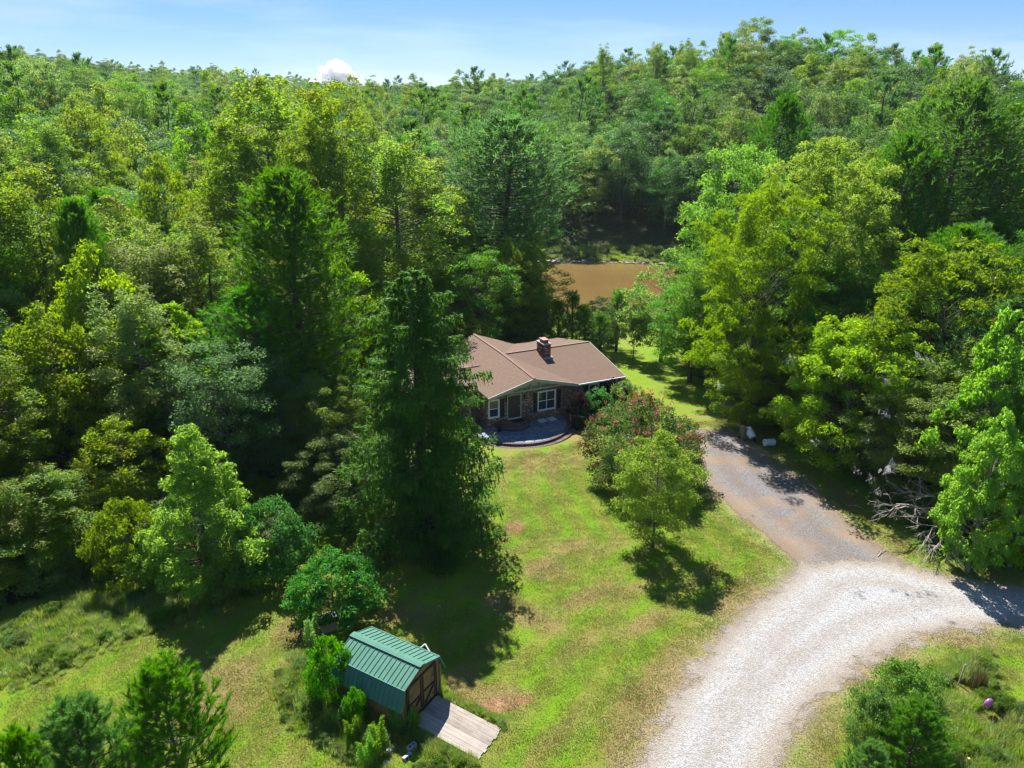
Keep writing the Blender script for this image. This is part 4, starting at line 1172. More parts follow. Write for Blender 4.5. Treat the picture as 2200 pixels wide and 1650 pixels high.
for i in range(3):
    proto('oak%d' % i, broadleaf('oak%d' % i, 100 + i, 17, 5.0, 2.6, 'round', 210, 30000, .225, L_OAK if i < 2 else L_DARK, M['bark'], lobe_amp=.17), 17, 5.0)
for i in range(3):
    proto('poplar%d' % i, broadleaf('poplar%d' % i, 120 + i, 24, 4.2, 3.0, 'oval' if i != 1 else 'plume', 230, 30000, .225, L_POP, M['bark'], cr=(.13, .24), lobe_amp=.24 + .05 * i, flat=.9, leaders=4), 24, 4.2)
for i in range(2):
    proto('lime%d' % i, broadleaf('lime%d' % i, 130 + i, 12, 4.0, 1.0, 'oval', 180, 17000, .22, L_LIME if i else L_POP, M['bark'], lobe_amp=.2), 12, 4.0)
for i in range(2):
    proto('walnut%d' % i, broadleaf('walnut%d' % i, 140 + i, 19, 6.5, 3.0, 'round', 260, 38000, .32, L_WAL, M['bark'], cr=(.10, .17), aspect=.34, up=.6, flat=.7, droop=.2, lobe_amp=.22, leaders=4), 19, 6.5)
proto('front_walnut', broadleaf('front_walnut', 145, 11, 5.0, .8, 'round', 210, 30000, .30, L_LIME, M['bark'], cr=(.12, .2), aspect=.34, up=.6, flat=.65, droop=.25, lobe_amp=.24, leaders=3), 11, 5.0)
proto('olive_tree', broadleaf('olive_tree', 147, 12, 5.5, 1.0, 'round', 210, 28000, .27, L_OLIVE, M['bark'], cr=(.10, .18), aspect=.4, flat=.45, lobe_amp=.22), 12, 5.5)
proto('green_edge', broadleaf('green_edge', 148, 11, 3.6, .2, 'oval', 200, 28000, .24, L_LIME, M['pale_bark'], cr=(.12, .2), lobe_amp=.2), 11, 3.6)
for i in range(2):
    proto('pine%d' % i, pine('pine%d' % i, 150 + i, 22, 4.6, 6.5 if i == 0 else 9.5, 2300, 14, .48, .035, L_PINE, M['bark']), 22, 4.6)
proto('dense_pine', pine('dense_pine', 155, 18, 5.2, 1.2, 3200, 18, .42, .030, L_PINE, M['bark'], prof=lambda t: (1 - t) ** .5 * min(1, .75 + t * 1.2)), 18, 5.2)
proto('young_pine', brush_pine('young_pine', 156, 6, 2.0), 6, 2.0)
proto('sapling_pine', pine('sapling_pine', 157, 5.5, 1.7, 1.4, 420, 14, .30, .016, L_YPINE, M['bark'], young=True), 5.5, 1.3)
proto('spruce', weeping_spruce('spruce', 160, 17.2, 4.6), 17.2, 4.6)
proto('lawn_tree', broadleaf('lawn_tree', 161, 8, 2.7, .55, 'oval', 210, 22000, .17, L_LIME, M['bark'], cr=(.13, .24), lobe_amp=.2, flat=.6, aspect=.45, trunk_r=.10), 8, 2.7)
proto('myrtle', broadleaf('myrtle', 162, 5.6, 3.7, .5, 'dome', 200, 22000, .17, L_MYRT, M['pale_bark'], cr=(.10, .17), stems=5, trunk_r=.07, lobe_amp=.12, flowers=(60, L_FLOWER), aspect=.5), 5.6, 3.7)
for i in range(2):
    proto('shrub%d' % i, broadleaf('shrub%d' % i, 165 + i, 3.4, 2.4, .1, 'bush', 120, 11000, .19, L_SHRUB, M['bark'], cr=(.14, .22), stems=4, trunk_r=.05, aspect=.5, lobe_amp=.14), 3.4, 2.4)
proto('left_tree', broadleaf('left_tree', 168, 9.5, 3.6, .3, 'spire', 220, 30000, .22, L_LIME, M['bark'], cr=(.11, .2), lobe_amp=.24, flat=.6, aspect=.45, droop=.15), 9.5, 3.6)
proto('olive_shrub', broadleaf('olive_shrub', 169, 4.2, 3.0, .1, 'dome', 140, 14000, .18, L_OLIVE, M['bark'], cr=(.12, .2), stems=4, trunk_r=.06, aspect=.5), 4.2, 3.0)
for i in range(2):
    proto('feather%d' % i, broadleaf('feather%d' % i, 170 + i, 7.0, 3.4, .4, 'round', 170, 26000, .24, L_FEATH, M['bark'], cr=(.12, .2), aspect=.2, flat=.4, up=.5, droop=.2, lobe_amp=.25), 7.0, 3.4)
proto('golden', broadleaf('golden', 173, 11, 4.6, 2.0, 'round', 160, 18000, .25, L_GOLD, M['bark'], cr=(.12, .19), lobe_amp=.2), 11, 4.6)
proto('edge_bush', broadleaf('edge_bush', 174, 3.6, 2.6, .05, 'bush', 90, 7000, .24, L_DARK, M['bark'], cr=(.16, .26), stems=3, trunk_r=.05), 3.6, 2.6)
proto('leafy_bush', broadleaf('leafy_bush', 175, 3.0, 2.2, .05, 'bush', 90, 8000, .19, L_WEED, M['bark'], cr=(.16, .26), stems=3, trunk_r=.04, aspect=.5), 3.0, 2.2)
proto('bright_bush', broadleaf('bright_bush', 181, 3.0, 2.0, .05, 'bush', 90, 7000, .20, leaf_mat('bright_leaves', (.035, .15, .012), (.075, .27, .02), (.2, .62, .03), .42, .02, .2, rough=.4), M['bark'], cr=(.16, .26), stems=3, trunk_r=.04, aspect=.5), 3.0, 2.0)
proto('purple_bush', broadleaf('purple_bush', 176, 2.6, 1.7, .05, 'bush', 80, 6000, .15, L_PURP, M['bark'], cr=(.16, .26), stems=3, trunk_r=.04), 2.6, 1.7)
proto('fine_shrub', broadleaf('fine_shrub', 177, 3.2, 1.7, .1, 'vase', 130, 13000, .10, L_OAK, M['bark'], cr=(.14, .22), stems=5, trunk_r=.03, lobe_amp=.3, leaders=5), 3.2, 1.7)
proto('pink_sapling', broadleaf('pale_sapling', 178, 4.4, 1.5, 1.2, 'round', 60, 3600, .2, L_LIME, M['bark'], cr=(.18, .3), trunk_r=.05), 4.4, 1.5)


def lod(name, seed, kind, H, R, lmat):
    if kind == 'pine':
        c, t, _ = pine(name, seed, H, R, H * .35, 260, 12, .95, .09, lmat, M['bark'])
    else:
        c, t, _ = broadleaf(name, seed, H, R, H * .12, kind, 110, 11000, .33, lmat, M['bark'], lobe_amp=.2, limb_share=.12, cr=(.18, .30), form=.9, up=.35, leaders=0)
    # join crown and trunk into a single mesh with two materials
    def arr(me):
        V = np.empty(len(me.vertices) * 3, np.float32); me.vertices.foreach_get('co', V)
        n = len(me.polygons); tot = np.empty(n, np.int32); me.polygons.foreach_get('loop_total', tot)
        L = np.empty(len(me.loops), np.int32); me.loops.foreach_get('vertex_index', L)
        return V.reshape(-1, 3), L.reshape(-1, tot[0])
    V1, F1 = arr(c); V2, F2 = arr(t)
    F2 = F2 + len(V1)
    mi = np.concatenate([np.zeros(len(F1), np.int32), np.ones(len(F2), np.int32)])
    me = mesh_np(name, np.concatenate([V1, V2]), [F1, F2], [lmat, M['bark']], mat_idx=mi)
    bpy.data.meshes.remove(c); bpy.data.meshes.remove(t)
    return me


LOD = {}
for i, (kd, H, R, lm) in enumerate([('round', 17, 5.2, L_FAR), ('round', 16, 5.0, L_FARD), ('round', 17, 5.4, L_OAK), ('oval', 21, 4.6, L_FAR),
                                     ('oval', 21, 4.8, L_POP), ('oval', 21, 4.5, L_POP), ('round', 18, 4.6, L_FAR), ('pine', 21, 4.4, L_PINE)]):
    LOD[i] = (lod('far_tree_shape%d' % i, 300 + i, kd, H, R, lm), H, R, kd, lm)

# ------------------------------------------------------------------ trees that stand out, each at its own place
PLACED = []          # (x, y, radius)


def plant(key, name, x, y, H, R, label, cat, group=None, rz=None, sxy=None, crown_name='crown', trunk_name='trunk'):
    c, t, fl, h0, r0 = PR[key]
    z = float(height(x, y))
    e = empty(name, (x, y, z - .03), rz if rz is not None else random.uniform(0, 6.28), label, cat, group)
    e.scale = (R / r0, R / r0, H / h0)
    link(crown_name, c, e); link(trunk_name, t, e)
    if fl: link('blossoms', fl, e)
    PLACED.append((x, y, R))
    return e


def hero(key, name, px, py, Y, wpx, label, cat='tree', group=None, rz=None, **kw):
    """crown top at photograph position (px, py), trunk standing Y metres from the camera, crown wpx wide"""
    ang = PITCH - math.atan((825 - py) / F_PX)
    ztop = CAM_H - Y * math.tan(ang)
    kf = F_PX / (Y * cp - (ztop - CAM_H) * sp)
    x = (px - 1100) / kf
    z0 = float(height(x, Y)); kf2 = F_PX / (Y * cp - ((ztop + z0) / 2 - CAM_H) * sp)
    return plant(key, name, x, Y, max(1.0, ztop - z0), wpx / kf2 / 2, label, cat, group, rz, **kw)


hero('spruce', 'spruce_tree', 883, 572, 40.3, 352, 'tall dark drooping spruce standing alone before the house', rz=.6)
hero('lawn_tree', 'lawn_tree', 1422, 918, 39.0, 172, 'small bright green tree alone on the lawn by the drive', rz=2.0, crown_name='crown')
hero('myrtle', 'crape_myrtle', 1388, 858, 47.5, 250, 'round flowering shrub tree with red blossom right of the patio', 'tree')
hero('dense_pine', 'pine_tree', 605, 378, 56, 400, 'dense dark conical pine behind and left of the spruce', 'tree', rz=1)
hero('poplar0', 'poplar_tree', 565, 148, 86, 260, 'tallest yellow green poplar, its crown split by a bare stem line', rz=.3)
hero('poplar1', 'poplar_tree', 705, 158, 84, 200, 'tall poplar right of the tallest one, top touching the far ridge', rz=2.2)
hero('poplar2', 'poplar_tree', 840, 268, 80, 240, 'yellowing poplar behind the spruce top', rz=4)
hero('poplar0', 'poplar_tree', 478, 250, 80, 170, 'narrow poplar just left of the tallest yellow green one', rz=5)
hero('poplar2', 'poplar_tree', 640, 270, 78, 170, 'lower poplar filling the gap between the two tallest', rz=1.2)
hero('poplar1', 'poplar_tree', 910, 330, 88, 180, 'slim green poplar between the spruce top and the big pine', rz=.9)
hero('oak1', 'oak_tree', 960, 400, 90, 150, 'broadleaf tree close left of the big pine by the lake')
hero('pine1', 'pine_tree', 1085, 258, 94, 290, 'big open crowned pine left of the lake', 'tree', rz=.5)
hero('dense_pine', 'pine_tree', 1125, 560, 90, 150, 'low bushy pine at the foot of the big one by the lake', rz=3)
hero('oak2', 'oak_tree', 1070, 500, 95, 170, 'dark broadleaf tree behind the house roof left of the lake')
hero('walnut0', 'walnut_tree', 1790, 285, 66, 300, 'tall yellow green walnut in the middle of the right woods', rz=.4)
hero('walnut1', 'walnut_tree', 1660, 385, 60, 260, 'broad yellow topped walnut left of the tallest one', rz=2.4)
hero('walnut1', 'walnut_tree', 1880, 330, 70, 220, 'yellow green walnut right of the tallest one, before the pines', rz=4.4)
hero('oak0', 'oak_tree', 1600, 300, 84, 210, 'round grey green tree behind the broad yellow walnut')
hero('pine0', 'pine_tree', 2085, 185, 72, 300, 'tallest pine at the right with a pale bare trunk', rz=.2)
hero('pine1', 'pine_tree', 1965, 300, 70, 200, 'pine standing left of the tallest right hand pine', rz=2.4)
hero('pine1', 'pine_tree', 2195, 235, 74, 240, 'pine cut by the right edge of the picture', rz=4)
hero('pine0', 'pine_tree', 1690, 215, 95, 170, 'pine on the slope behind the yellow walnut', rz=1)
hero('olive_tree', 'olive_tree', 2070, 500, 50, 330, 'wide yellow green tree at the right below the pines', rz=1)
hero('front_walnut', 'walnut_tree', 1860, 680, 49.5, 260, 'bright feathery walnut leaning over the verge of the drive', rz=2)
hero('front_walnut', 'walnut_tree', 1640, 735, 60, 190, 'smaller feathery walnut behind the bins at the drive', rz=4)
hero('olive_tree', 'olive_tree', 2010, 800, 45, 240, 'dull olive tree with pale web nests above the fallen branches', rz=3)
hero('green_edge', 'green_tree', 2190, 640, 41, 180, 'tall leafy green tree at the right edge', rz=1)
hero('green_edge', 'green_tree', 2170, 860, 36.5, 150, 'vine hung green tree above the right end of the road', rz=3)
hero('green_edge', 'green_tree', 2260, 880, 37, 170, 'green tree half outside the right edge', rz=2)
hero('oak2', 'oak_tree', 1560, 520, 70, 190, 'dark broadleaf tree at the right shore of the lake')
hero('oak0', 'oak_tree', 1500, 600, 72, 170, 'rounded tree behind the drive end, right of the back lawn', rz=2)
hero('lime1', 'light_tree', 1437, 528, 80, 150, 'light green tree with a clear dark trunk on the back lawn', rz=1)
hero('pink_sapling', 'small_tree', 1367, 655, 80, 62, 'thin young tree left of the light green one on the back lawn')
for px, py, Y, w, lb in ((1232, 632, 84, 66, 'tallest of the young pines at the near lake shore'), (1200, 655, 82, 62, 'leftmost young pine at the near lake shore'), (1258, 660, 83, 62, 'short young pine in the shore group'), (1330, 628, 84, 74, 'rightmost young pine before the water'), (1290, 675, 81, 66, 'young pine in the dark middle of the shore group')):
    hero('sapling_pine', 'young_pine', px, py, Y, w, lb, 'pine', 'young pines at the near lake shore')
hero('feather1', 'shore_tree', 1295, 636, 85, 110, 'flat topped small tree among the young shore pines')
hero('feather0', 'shore_tree', 1160, 660, 80, 70, 'small dark tree at the left end of the shore pines')
for px, py, Y, w, k, lb in ((1627, 34, 240, 100, 'oak0', 'tallest tree on the right skyline, spreading above the crest'), (1560, 66, 240, 44, 'poplar1', 'lone narrow tree on the skyline left of the tallest one'), (1478, 82, 240, 60, 'poplar0', 'pointed skyline tree over the right end of the lake'),
                            (1412, 88, 235, 50, 'poplar1', 'thin pointed tree on the skyline over the lake'), (1300, 90, 235, 50, 'poplar2', 'pointed tree at the left shoulder of the right hill'), (1810, 62, 235, 105, 'oak1', 'broad tree on the skyline right of the tallest one'),
                            (1690, 72, 238, 80, 'oak2', 'round tree touching the right side of the tallest skyline tree'), (262, 150, 150, 110, 'oak2', 'dark round tree standing out on the left hillside'), (60, 120, 150, 150, 'oak0', 'big rounded tree at the upper left'), (160, 140, 148, 130, 'oak1', 'big rounded tree beside the upper left one'), (395, 215, 118, 150, 'lime1', 'wide yellow green tree on the left hillside')):
    hero(k, 'skyline_tree', px, py, Y, w, lb)
for px, py, Y, w, k, lb in ((30, 345, 58, 250, 'poplar1', 'broad yellow green poplar at the left frame edge'), (185, 505, 52, 230, 'lime1', 'yellow green leafy tree below the left edge poplar'), (335, 318, 80, 160, 'lime0', 'rounded light green tree left of the narrow poplar'), (405, 445, 62, 210, 'poplar0', 'yellow green tree left of the dense pine'),
                            (265, 600, 48, 200, 'poplar2', 'leafy bright tree above the golden tree'), (70, 640, 46, 230, 'lime0', 'bright leafy tree at the left edge, halfway down')):
    hero(k, 'leafy_tree', px, py, Y, w, lb)
hero('left_tree', 'left_tree', 400, 905, 35.5, 250, 'bright green feathery tree at the edge of the left woods', rz=1)
hero('shrub0', 'glossy_shrub', 575, 1080, 36.5, 165, 'large glossy leaved shrub right of the feathery tree', 'shrub', rz=1)
hero('shrub1', 'glossy_shrub', 712, 1194, 32.8, 185, 'wide glossy leaved shrub in front of the spruce, by the grey tub', 'shrub', rz=2)
hero('olive_shrub', 'olive_shrub', 255, 1075, 36, 170, 'olive shrub with hanging twigs left of the feathery tree', 'shrub')
hero('leafy_bush', 'leafy_bush', 480, 1130, 34.5, 110, 'small bush below the feathery tree', 'shrub')
hero('feather0', 'mimosa_tree', 700, 800, 47, 190, 'pale feathery tree at the left shoulder of the spruce', rz=1)
hero('feather1', 'mimosa_tree', 560, 905, 46, 150, 'pale feathery tree left of the spruce, farther from its trunk', rz=2)
hero('feather1', 'mimosa_tree', 720, 930, 43, 190, 'blue green feathery tree close behind the spruce skirt', rz=5)
hero('golden', 'golden_tree', 300, 768, 52, 230, 'golden brown tree in the left woods', rz=1)
hero('young_pine', 'young_pine', 335, 1412, 21.5, 265, 'larger of the two young pines at the lower left', 'pine', rz=1)
hero('young_pine', 'young_pine', 150, 1500, 20.0, 280, 'smaller young pine at the lower left, cut by the frame', 'pine', rz=3)
hero('young_pine', 'young_pine', 20, 1560, 19.0, 160, 'young pine tip in the lower left corner', 'pine', rz=2)
hero('young_pine', 'young_pine', 1985, 1505, 21.8, 180, 'young pine at the lower right beside the leafy shrub', 'pine', rz=4)
hero('young_pine', 'young_pine', 1880, 1590, 20.5, 130, 'low young pine left of the other one at the lower right', 'pine', rz=5)
hero('fine_shrub', 'leafy_shrub', 1965, 1435, 24.0, 155, 'fine leaved dark shrub at the lower right', 'shrub', rz=1)
hero('fine_shrub', 'leafy_shrub', 1890, 1480, 23.0, 110, 'small fine leaved shrub left of the lower right young pine', 'shrub', rz=3)
# dark shrubs along the right front of the house
for px, py, Y, w, k, lb in ((1246, 842, 58.6, 50, 'purple_bush', 'purple black shrub at the patio end under the gable'), (1325, 812, 61.5, 75, 'purple_bush', 'purple black shrub under the right wing window'), (1285, 835, 59.5, 75, 'shrub0', 'dark green shrub between the two purple ones'), (1350, 822, 60, 70, 'leafy_bush', 'green bush at the right corner of the house'), (1375, 842, 58, 60, 'edge_bush', 'dark bush behind the flowering shrub tree')):
    hero(k, 'house_shrub', px, py, Y, w, lb, 'shrub', 'shrubs along the front of the house')
for px, py, Y, w, k, lb in ((700, 1372, 26.6, 105, 'bright_bush', 'bright leafy bush against the left side of the shed'), (760, 1480, 25.0, 50, 'bright_bush', 'small leafy bush under the shed roof edge')):
    hero(k, 'leafy_bush', px, py, Y, w, lb, 'shrub')

# fennel plumes round the shed
pl_c, pl_t = plume('dog_fennel', 5, 1.5, 2600, L_FERN)
gr = [grass_clump('grass_tuft%d' % i, 20 + i, 150, .42, .75, .022, L_GRASS) for i in range(3)]
for k, (px, py, s, lb) in enumerate([(806, 1625, .85, 'tallest fennel plume before the shed corner'), (862, 1575, .85, 'yellow tipped fennel plume at the shed wall end'), (770, 1590, .7, 'fennel plume left of the shed corner'), (890, 1560, .6, 'fennel plume touching the ramp'), (735, 1560, .6, 'fennel plume in the shade of the shed roof'),
                                     (668, 1395, .9, 'fennel plume below the grey tub'), (757, 1345, .8, 'fennel plume right of the grey tub'), (800, 1640, .8, 'fennel plume at the bottom edge')]):
    x, y = G(px, py); e = empty('fennel_plume', (x, y, float(height(x, y))), k * 1.3, lb, 'plant', 'fennel plumes round the shed'); e.scale = (s * 1.5, s * 1.5, s * 1.25)
    link('fronds', pl_c, e); link('stems', pl_t, e)

# ------------------------------------------------------------------ the woods
WEEDS = pp((-200, 1560), (-100, 1330), (60, 1300), (230, 1235), (330, 1225), (470, 1215), (560, 1240), (540, 1275), (420, 1330), (250, 1385), (110, 1455), (0, 1480), (-60, 1620))


def blocked(x, y, m=1.0):
    if y < 15: return True
    p = np.array([[x]]), np.array([[y]])
    d = sdf(LAWN, *p)[0, 0]
    if y < 62:
        if d > -3.0 * m: return True
        if x < 0 and m > .9 and sdf(WEEDS, *p)[0, 0] > -2.0: return True
    elif d > -1.5: return True
    e = math.hypot((x - LAKE_C[0]) / LAKE_R[0], (y - LAKE_C[1]) / LAKE_R[1])
    if e < 1.16: return True
    if e < 1.6 and y > LAKE_C[1] and -10 < x < 40: return True       # open far bank
    px = 1100 + F_PX * x / (y * cp + 25 * sp)
    if 1150 < px < 1475 and y < 112: return True                       # view down to the water
    lx, ly = x - 5.69, y - 60.1
    u = lx * math.cos(math.radians(25)) + ly * math.sin(math.radians(25)); v = -lx * math.sin(math.radians(25)) + ly * math.cos(math.radians(25))
    if -19 < u < 8 and -6 < v < 17: return True
    if -9.5 < x < -1 and 32 < y < 42: return True
    if x > 12 and y < 34: return True
    return False


CAP = [(-400, 340), (0, 345), (120, 380), (250, 330), (400, 430), (480, 450), (760, 470), (900, 420), (1010, 430), (1180, 430), (1450, 560), (1560, 460), (1700, 420), (1860, 420), (1960, 430), (2400, 420)]
def shade_ok(x, y, z, H):
    tx, ty = x + .22 * H, y - .72 * H
    if y < 75 and float(sdf(LAWN, np.array([[tx]]), np.array([[ty]]))[0, 0]) > (.9 if x > 0 else .6): return False
    if x < 0 and float(sdf(WEEDS, np.array([[tx]]), np.array([[ty]]))[0, 0]) > .8: return False
    for s in (.25, .4, .55, .7, .85, 1.0):
        hx, hy = x + .22 * H * s, y - .72 * H * s
        if z + H * (1 - s) < 2.0: break
        lx, ly = hx - 5.69, hy - 60.1
        u = lx * .906 + ly * .423; v = -lx * .423 + ly * .906
        if -14 < u < 7 and -2 < v < 14: return False
    return True


def cap_py(px):
    return float(np.interp(px, [c_[0] for c_ in CAP], [c_[1] for c_ in CAP]))


cand = []
def sweep(r0, r1, step, amax):
    r = r0
    while r < r1:
        s = step * (1 + .25 * (r - r0) / (r1 - r0))
        n = int(2 * amax * r / s)
        for i in range(n):
            a = -amax + 2 * amax * (i + RNG.uniform(.1, .9)) / n
            rr_ = r + RNG.uniform(-.4, .4) * s
            cand.append((rr_ * math.sin(a), rr_ * math.cos(a), rr_))
        r += s * .9
sweep(30, 66, 4.4, math.radians(50)); sweep(66, 120, 5.2, math.radians(42)); sweep(120, 235, 7.6, math.radians(40)); sweep(235, 420, 9.5, math.radians(38)); sweep(420, 900, 13, math.radians(38))
forest = []
for x, y, r in cand:
    if r < 175 and blocked(x, y): continue
    if any((x - a) ** 2 + (y - b_) ** 2 < (.5 * (rad + 1.6)) ** 2 for a, b_, rad in PLACED): continue
    forest.append((x, y, r))
forest.sort(key=lambda q: q[2])


def region(px, r, x):
    side = [(110, 'at the left frame edge'), (260, 'near the left edge'), (400, 'left of the feathery tree'), (520, 'left of the tallest poplar'), (640, 'by the tallest poplar'), (780, 'right of the tallest poplar'),
            (900, 'above the spruce top'), (1010, 'between spruce and big pine'), (1180, 'by the big lake pine'), (1290, 'above the left lake half'), (1420, 'above the right lake half'), (1560, 'right of the lake'),
            (1700, 'left of the yellow walnuts'), (1850, 'above the yellow walnuts'), (2000, 'right of the yellow walnuts'), (9999, 'at the right frame edge')]
    side = next(s for lim, s in side if px < lim)
    dist = [(60, 'front row of the woods'), (80, 'second row of woods'), (98, 'inner near woods'), (120, 'foot of the hill'), (150, 'lower hillside'), (185, 'middle hillside'), (235, 'upper hillside'), (330, 'hill crest'), (9999, 'distant ridge')]
    return next(s for lim, s in dist if r < lim) + ', ' + side


KINDS = {'oak_tree': 0, 'poplar_tree': 0, 'light_tree': 0, 'pine_tree': 0}
LIM = 285
rest = []
for (x, y, r) in forest:
    px = 1100 + F_PX * x / (y * cp + 8 * sp)
    left = x < 0
    z = float(height(x, y))
    u = RNG.uniform()
    # what grows where
    if r < 120:
        if left: kind = 'light_tree' if u < .42 else 'poplar_tree' if u < .74 else 'oak_tree' if u < .93 else 'pine_tree'
        else: kind = 'light_tree' if u < .2 else 'oak_tree' if u < .8 else 'pine_tree' if u < .9 else 'poplar_tree'
    elif px < 1150: kind = 'light_tree' if u < .24 else 'poplar_tree' if u < .42 else 'oak_tree' if u < .93 else 'pine_tree'
    else: kind = 'oak_tree' if u < .62 else 'poplar_tree' if u < .72 else 'light_tree' if u < .93 else 'pine_tree'
    if px > 1950 and r < 110 and u < .5: kind = 'pine_tree'
    H = {'oak_tree': 16, 'light_tree': 15, 'poplar_tree': 20, 'pine_tree': 19}[kind] * RNG.uniform(.82, 1.18)
    if r < 42: H = min(H, RNG.uniform(6.5, 10))
    elif r < 52: H = min(H, RNG.uniform(9, 13.5))
    elif r < 66: H = min(H, RNG.uniform(12, 17))
    if r < 112:
        for _ in range(14):
            if proj(x, y, z + H)[1] < cap_py(px) + RNG.uniform(0, 60): H *= .94
    if r < 112:
        for _ in range(20):
            if H > 4.5 and not shade_ok(x, y, z, H): H *= .93
    if r > 300: H *= .85
    R = {'oak_tree': 4.7, 'light_tree': 3.9, 'poplar_tree': 3.9, 'pine_tree': 3.8}[kind] * RNG.uniform(.85, 1.2) * (min(1.0, .45 + H / 26) if r < 112 else 1.14)
    if px > 1500 and 150 < r < 330 and kind == 'oak_tree': R *= 1.15
    key = None
    if r < 118:
        key = {'oak_tree': ['oak0', 'oak1', 'oak2', 'oak0', 'oak1'] if r > 45 else ['oak0', 'oak1', 'oak2', 'lime1'], 'light_tree': ['lime0', 'lime1', 'green_edge'], 'poplar_tree': ['poplar0', 'poplar1', 'poplar2'], 'pine_tree': ['pine0', 'pine1', 'dense_pine']}[kind]
        key = key[int(RNG.integers(len(key)))]
    li = {'oak_tree': [0, 1, 3, 0, 1], 'light_tree': [2, 6, 2], 'poplar_tree': [4, 5, 4], 'pine_tree': [7]}[kind]
    li = li[int(RNG.integers(len(li)))]
    KINDS[kind] += 1
    if KINDS[kind] > LIM:
        rest.append((x, y, z, H, R, li)); continue
    words = {'oak_tree': 'rounded green tree', 'light_tree': 'light green tree', 'poplar_tree': 'narrow yellow green tree', 'pine_tree': 'dark green pine'}[kind]
    reg = region(px, r, x)
    h_ref = {'oak_tree': 16, 'light_tree': 15, 'poplar_tree': 20, 'pine_tree': 19}[kind] * (.85 if r > 300 else 1)
    words = ('lower ' if H < .9 * h_ref else 'taller ' if H > 1.06 * h_ref else '') + words
    lab = words + ', ' + reg
    grp = words + 's, ' + reg
    if key and r < 118:
        plant(key, kind, x, y, H, R, lab, 'pine' if kind == 'pine_tree' else 'tree', grp)
    else:
        me_, h0, r0, _, _ = LOD[li]
        o = link(kind, me_, None, (x, y, z - .2), (0, 0, RNG.uniform(0, 6.28)), (R / r0, R / r0, 1.04 * H / h0))
        tag(o, lab, 'pine' if kind == 'pine_tree' else 'tree', grp)
print('forest', len(forest), KINDS, 'rest', len(rest), 'placed', len(PLACED))


def gn_scatter(name, pts, meshes, label):
    """pts: (x,y,z,sx,sz,index); instances through geometry nodes, one stuff object"""
    pts = np.array(pts, float)
    me = bpy.data.meshes.new(name); me.vertices.add(len(pts)); me.vertices.foreach_set('co', pts[:, :3].astype(np.float32).ravel())
    for k, v in (('sx', pts[:, 3]), ('sz', pts[:, 4]), ('rz', RNG.uniform(0, 6.28, len(pts)))):
        a = me.attributes.new(k, 'FLOAT', 'POINT'); a.data.foreach_set('value', v.astype(np.float32))
    a = me.attributes.new('idx', 'INT', 'POINT'); a.data.foreach_set('value', pts[:, 5].astype(np.int32))
    o = link(name, me)
    coll = bpy.data.collections.new(name + '_shapes')
    for i, m_ in enumerate(meshes):
        src = bpy.data.objects.new('%s_shape_%02d' % (name, i), m_); coll.objects.link(src)
    ng = bpy.data.node_groups.new(name, 'GeometryNodeTree')
    ng.interface.new_socket('Geometry', in_out='INPUT', socket_type='NodeSocketGeometry'); ng.interface.new_socket('Geometry', in_out='OUTPUT', socket_type='NodeSocketGeometry')
    gi = ng.nodes.new('NodeGroupInput'); go = ng.nodes.new('NodeGroupOutput')
    ci = ng.nodes.new('GeometryNodeCollectionInfo'); ci.inputs['Collection'].default_value = coll; ci.inputs['Separate Children'].default_value = True; ci.inputs['Reset Children'].default_value = True
    iop = ng.nodes.new('GeometryNodeInstanceOnPoints'); iop.inputs['Pick Instance'].default_value = True
    def at_(n, t='FLOAT'):
        q = ng.nodes.new('GeometryNodeInputNamedAttribute'); q.data_type = t; q.inputs['Name'].default_value = n; return q.outputs['Attribute']
    cs = ng.nodes.new('ShaderNodeCombineXYZ'); cr_ = ng.nodes.new('ShaderNodeCombineXYZ')
    sx = at_('sx'); ng.links.new(sx, cs.inputs[0]); ng.links.new(sx, cs.inputs[1]); ng.links.new(at_('sz'), cs.inputs[2]); ng.links.new(at_('rz'), cr_.inputs[2])
    L = ng.links
    m2p = ng.nodes.new('GeometryNodeMeshToPoints')
    L.new(gi.outputs[0], m2p.inputs[0]); L.new(m2p.outputs[0], iop.inputs['Points']); L.new(ci.outputs[0], iop.inputs['Instance']); L.new(at_('idx', 'INT'), iop.inputs['Instance Index'])
    L.new(cs.outputs[0], iop.inputs['Scale']); L.new(cr_.outputs[0], iop.inputs['Rotation']); L.new(iop.outputs[0], go.inputs[0])
    md = o.modifiers.new('scatter', 'NODES'); md.node_group = ng
    return tag(o, label, kind='stuff')


if rest:
    gn_scatter('distant_woods', [(x, y, z - .2, R / LOD[i][2], H / LOD[i][1], i) for x, y, z, H, R, i in rest], [LOD[i][0] for i in range(8)], 'continuous green woods covering the far hills and ridges')

# ------------------------------------------------------------------ undergrowth and tall grass
def single(key): return PR[key][0]
ub = []
SH = [single('edge_bush'), single('leafy_bush'), single('olive_shrub'), single('feather0')]
tries = 0
while len(ub) < 950 and tries < 30000:
    tries += 1
    a = RNG.uniform(-math.radians(46), math.radians(46)); r = RNG.uniform(24, 112) ; x, y = r * math.sin(a), r * math.cos(a)
    d = float(sdf(LAWN, np.array([[x]]), np.array([[y]]))[0, 0])
    if d > -1.6 or y < 22: continue
    if blocked(x, y, .55) or float(sdf(WEEDS, np.array([[x]]), np.array([[y]]))[0, 0]) > -1.2: continue
    if x > 8 and y < 34: continue
    near_edge = d > -9
    if not near_edge and RNG.uniform() < .62: continue
    s = RNG.uniform(.5, 1.0) if d < -4 else RNG.uniform(.3, .6)
    if x < 0 and r < 37 and d > -6: s *= .5
    k = int(RNG.choice(4, p=[.42, .3, .18, .10]))
    ub.append((x, y, float(height(x, y)) - .1, s, s * RNG.uniform(.8, 1.15) * (.6 if k == 3 else 1), k))
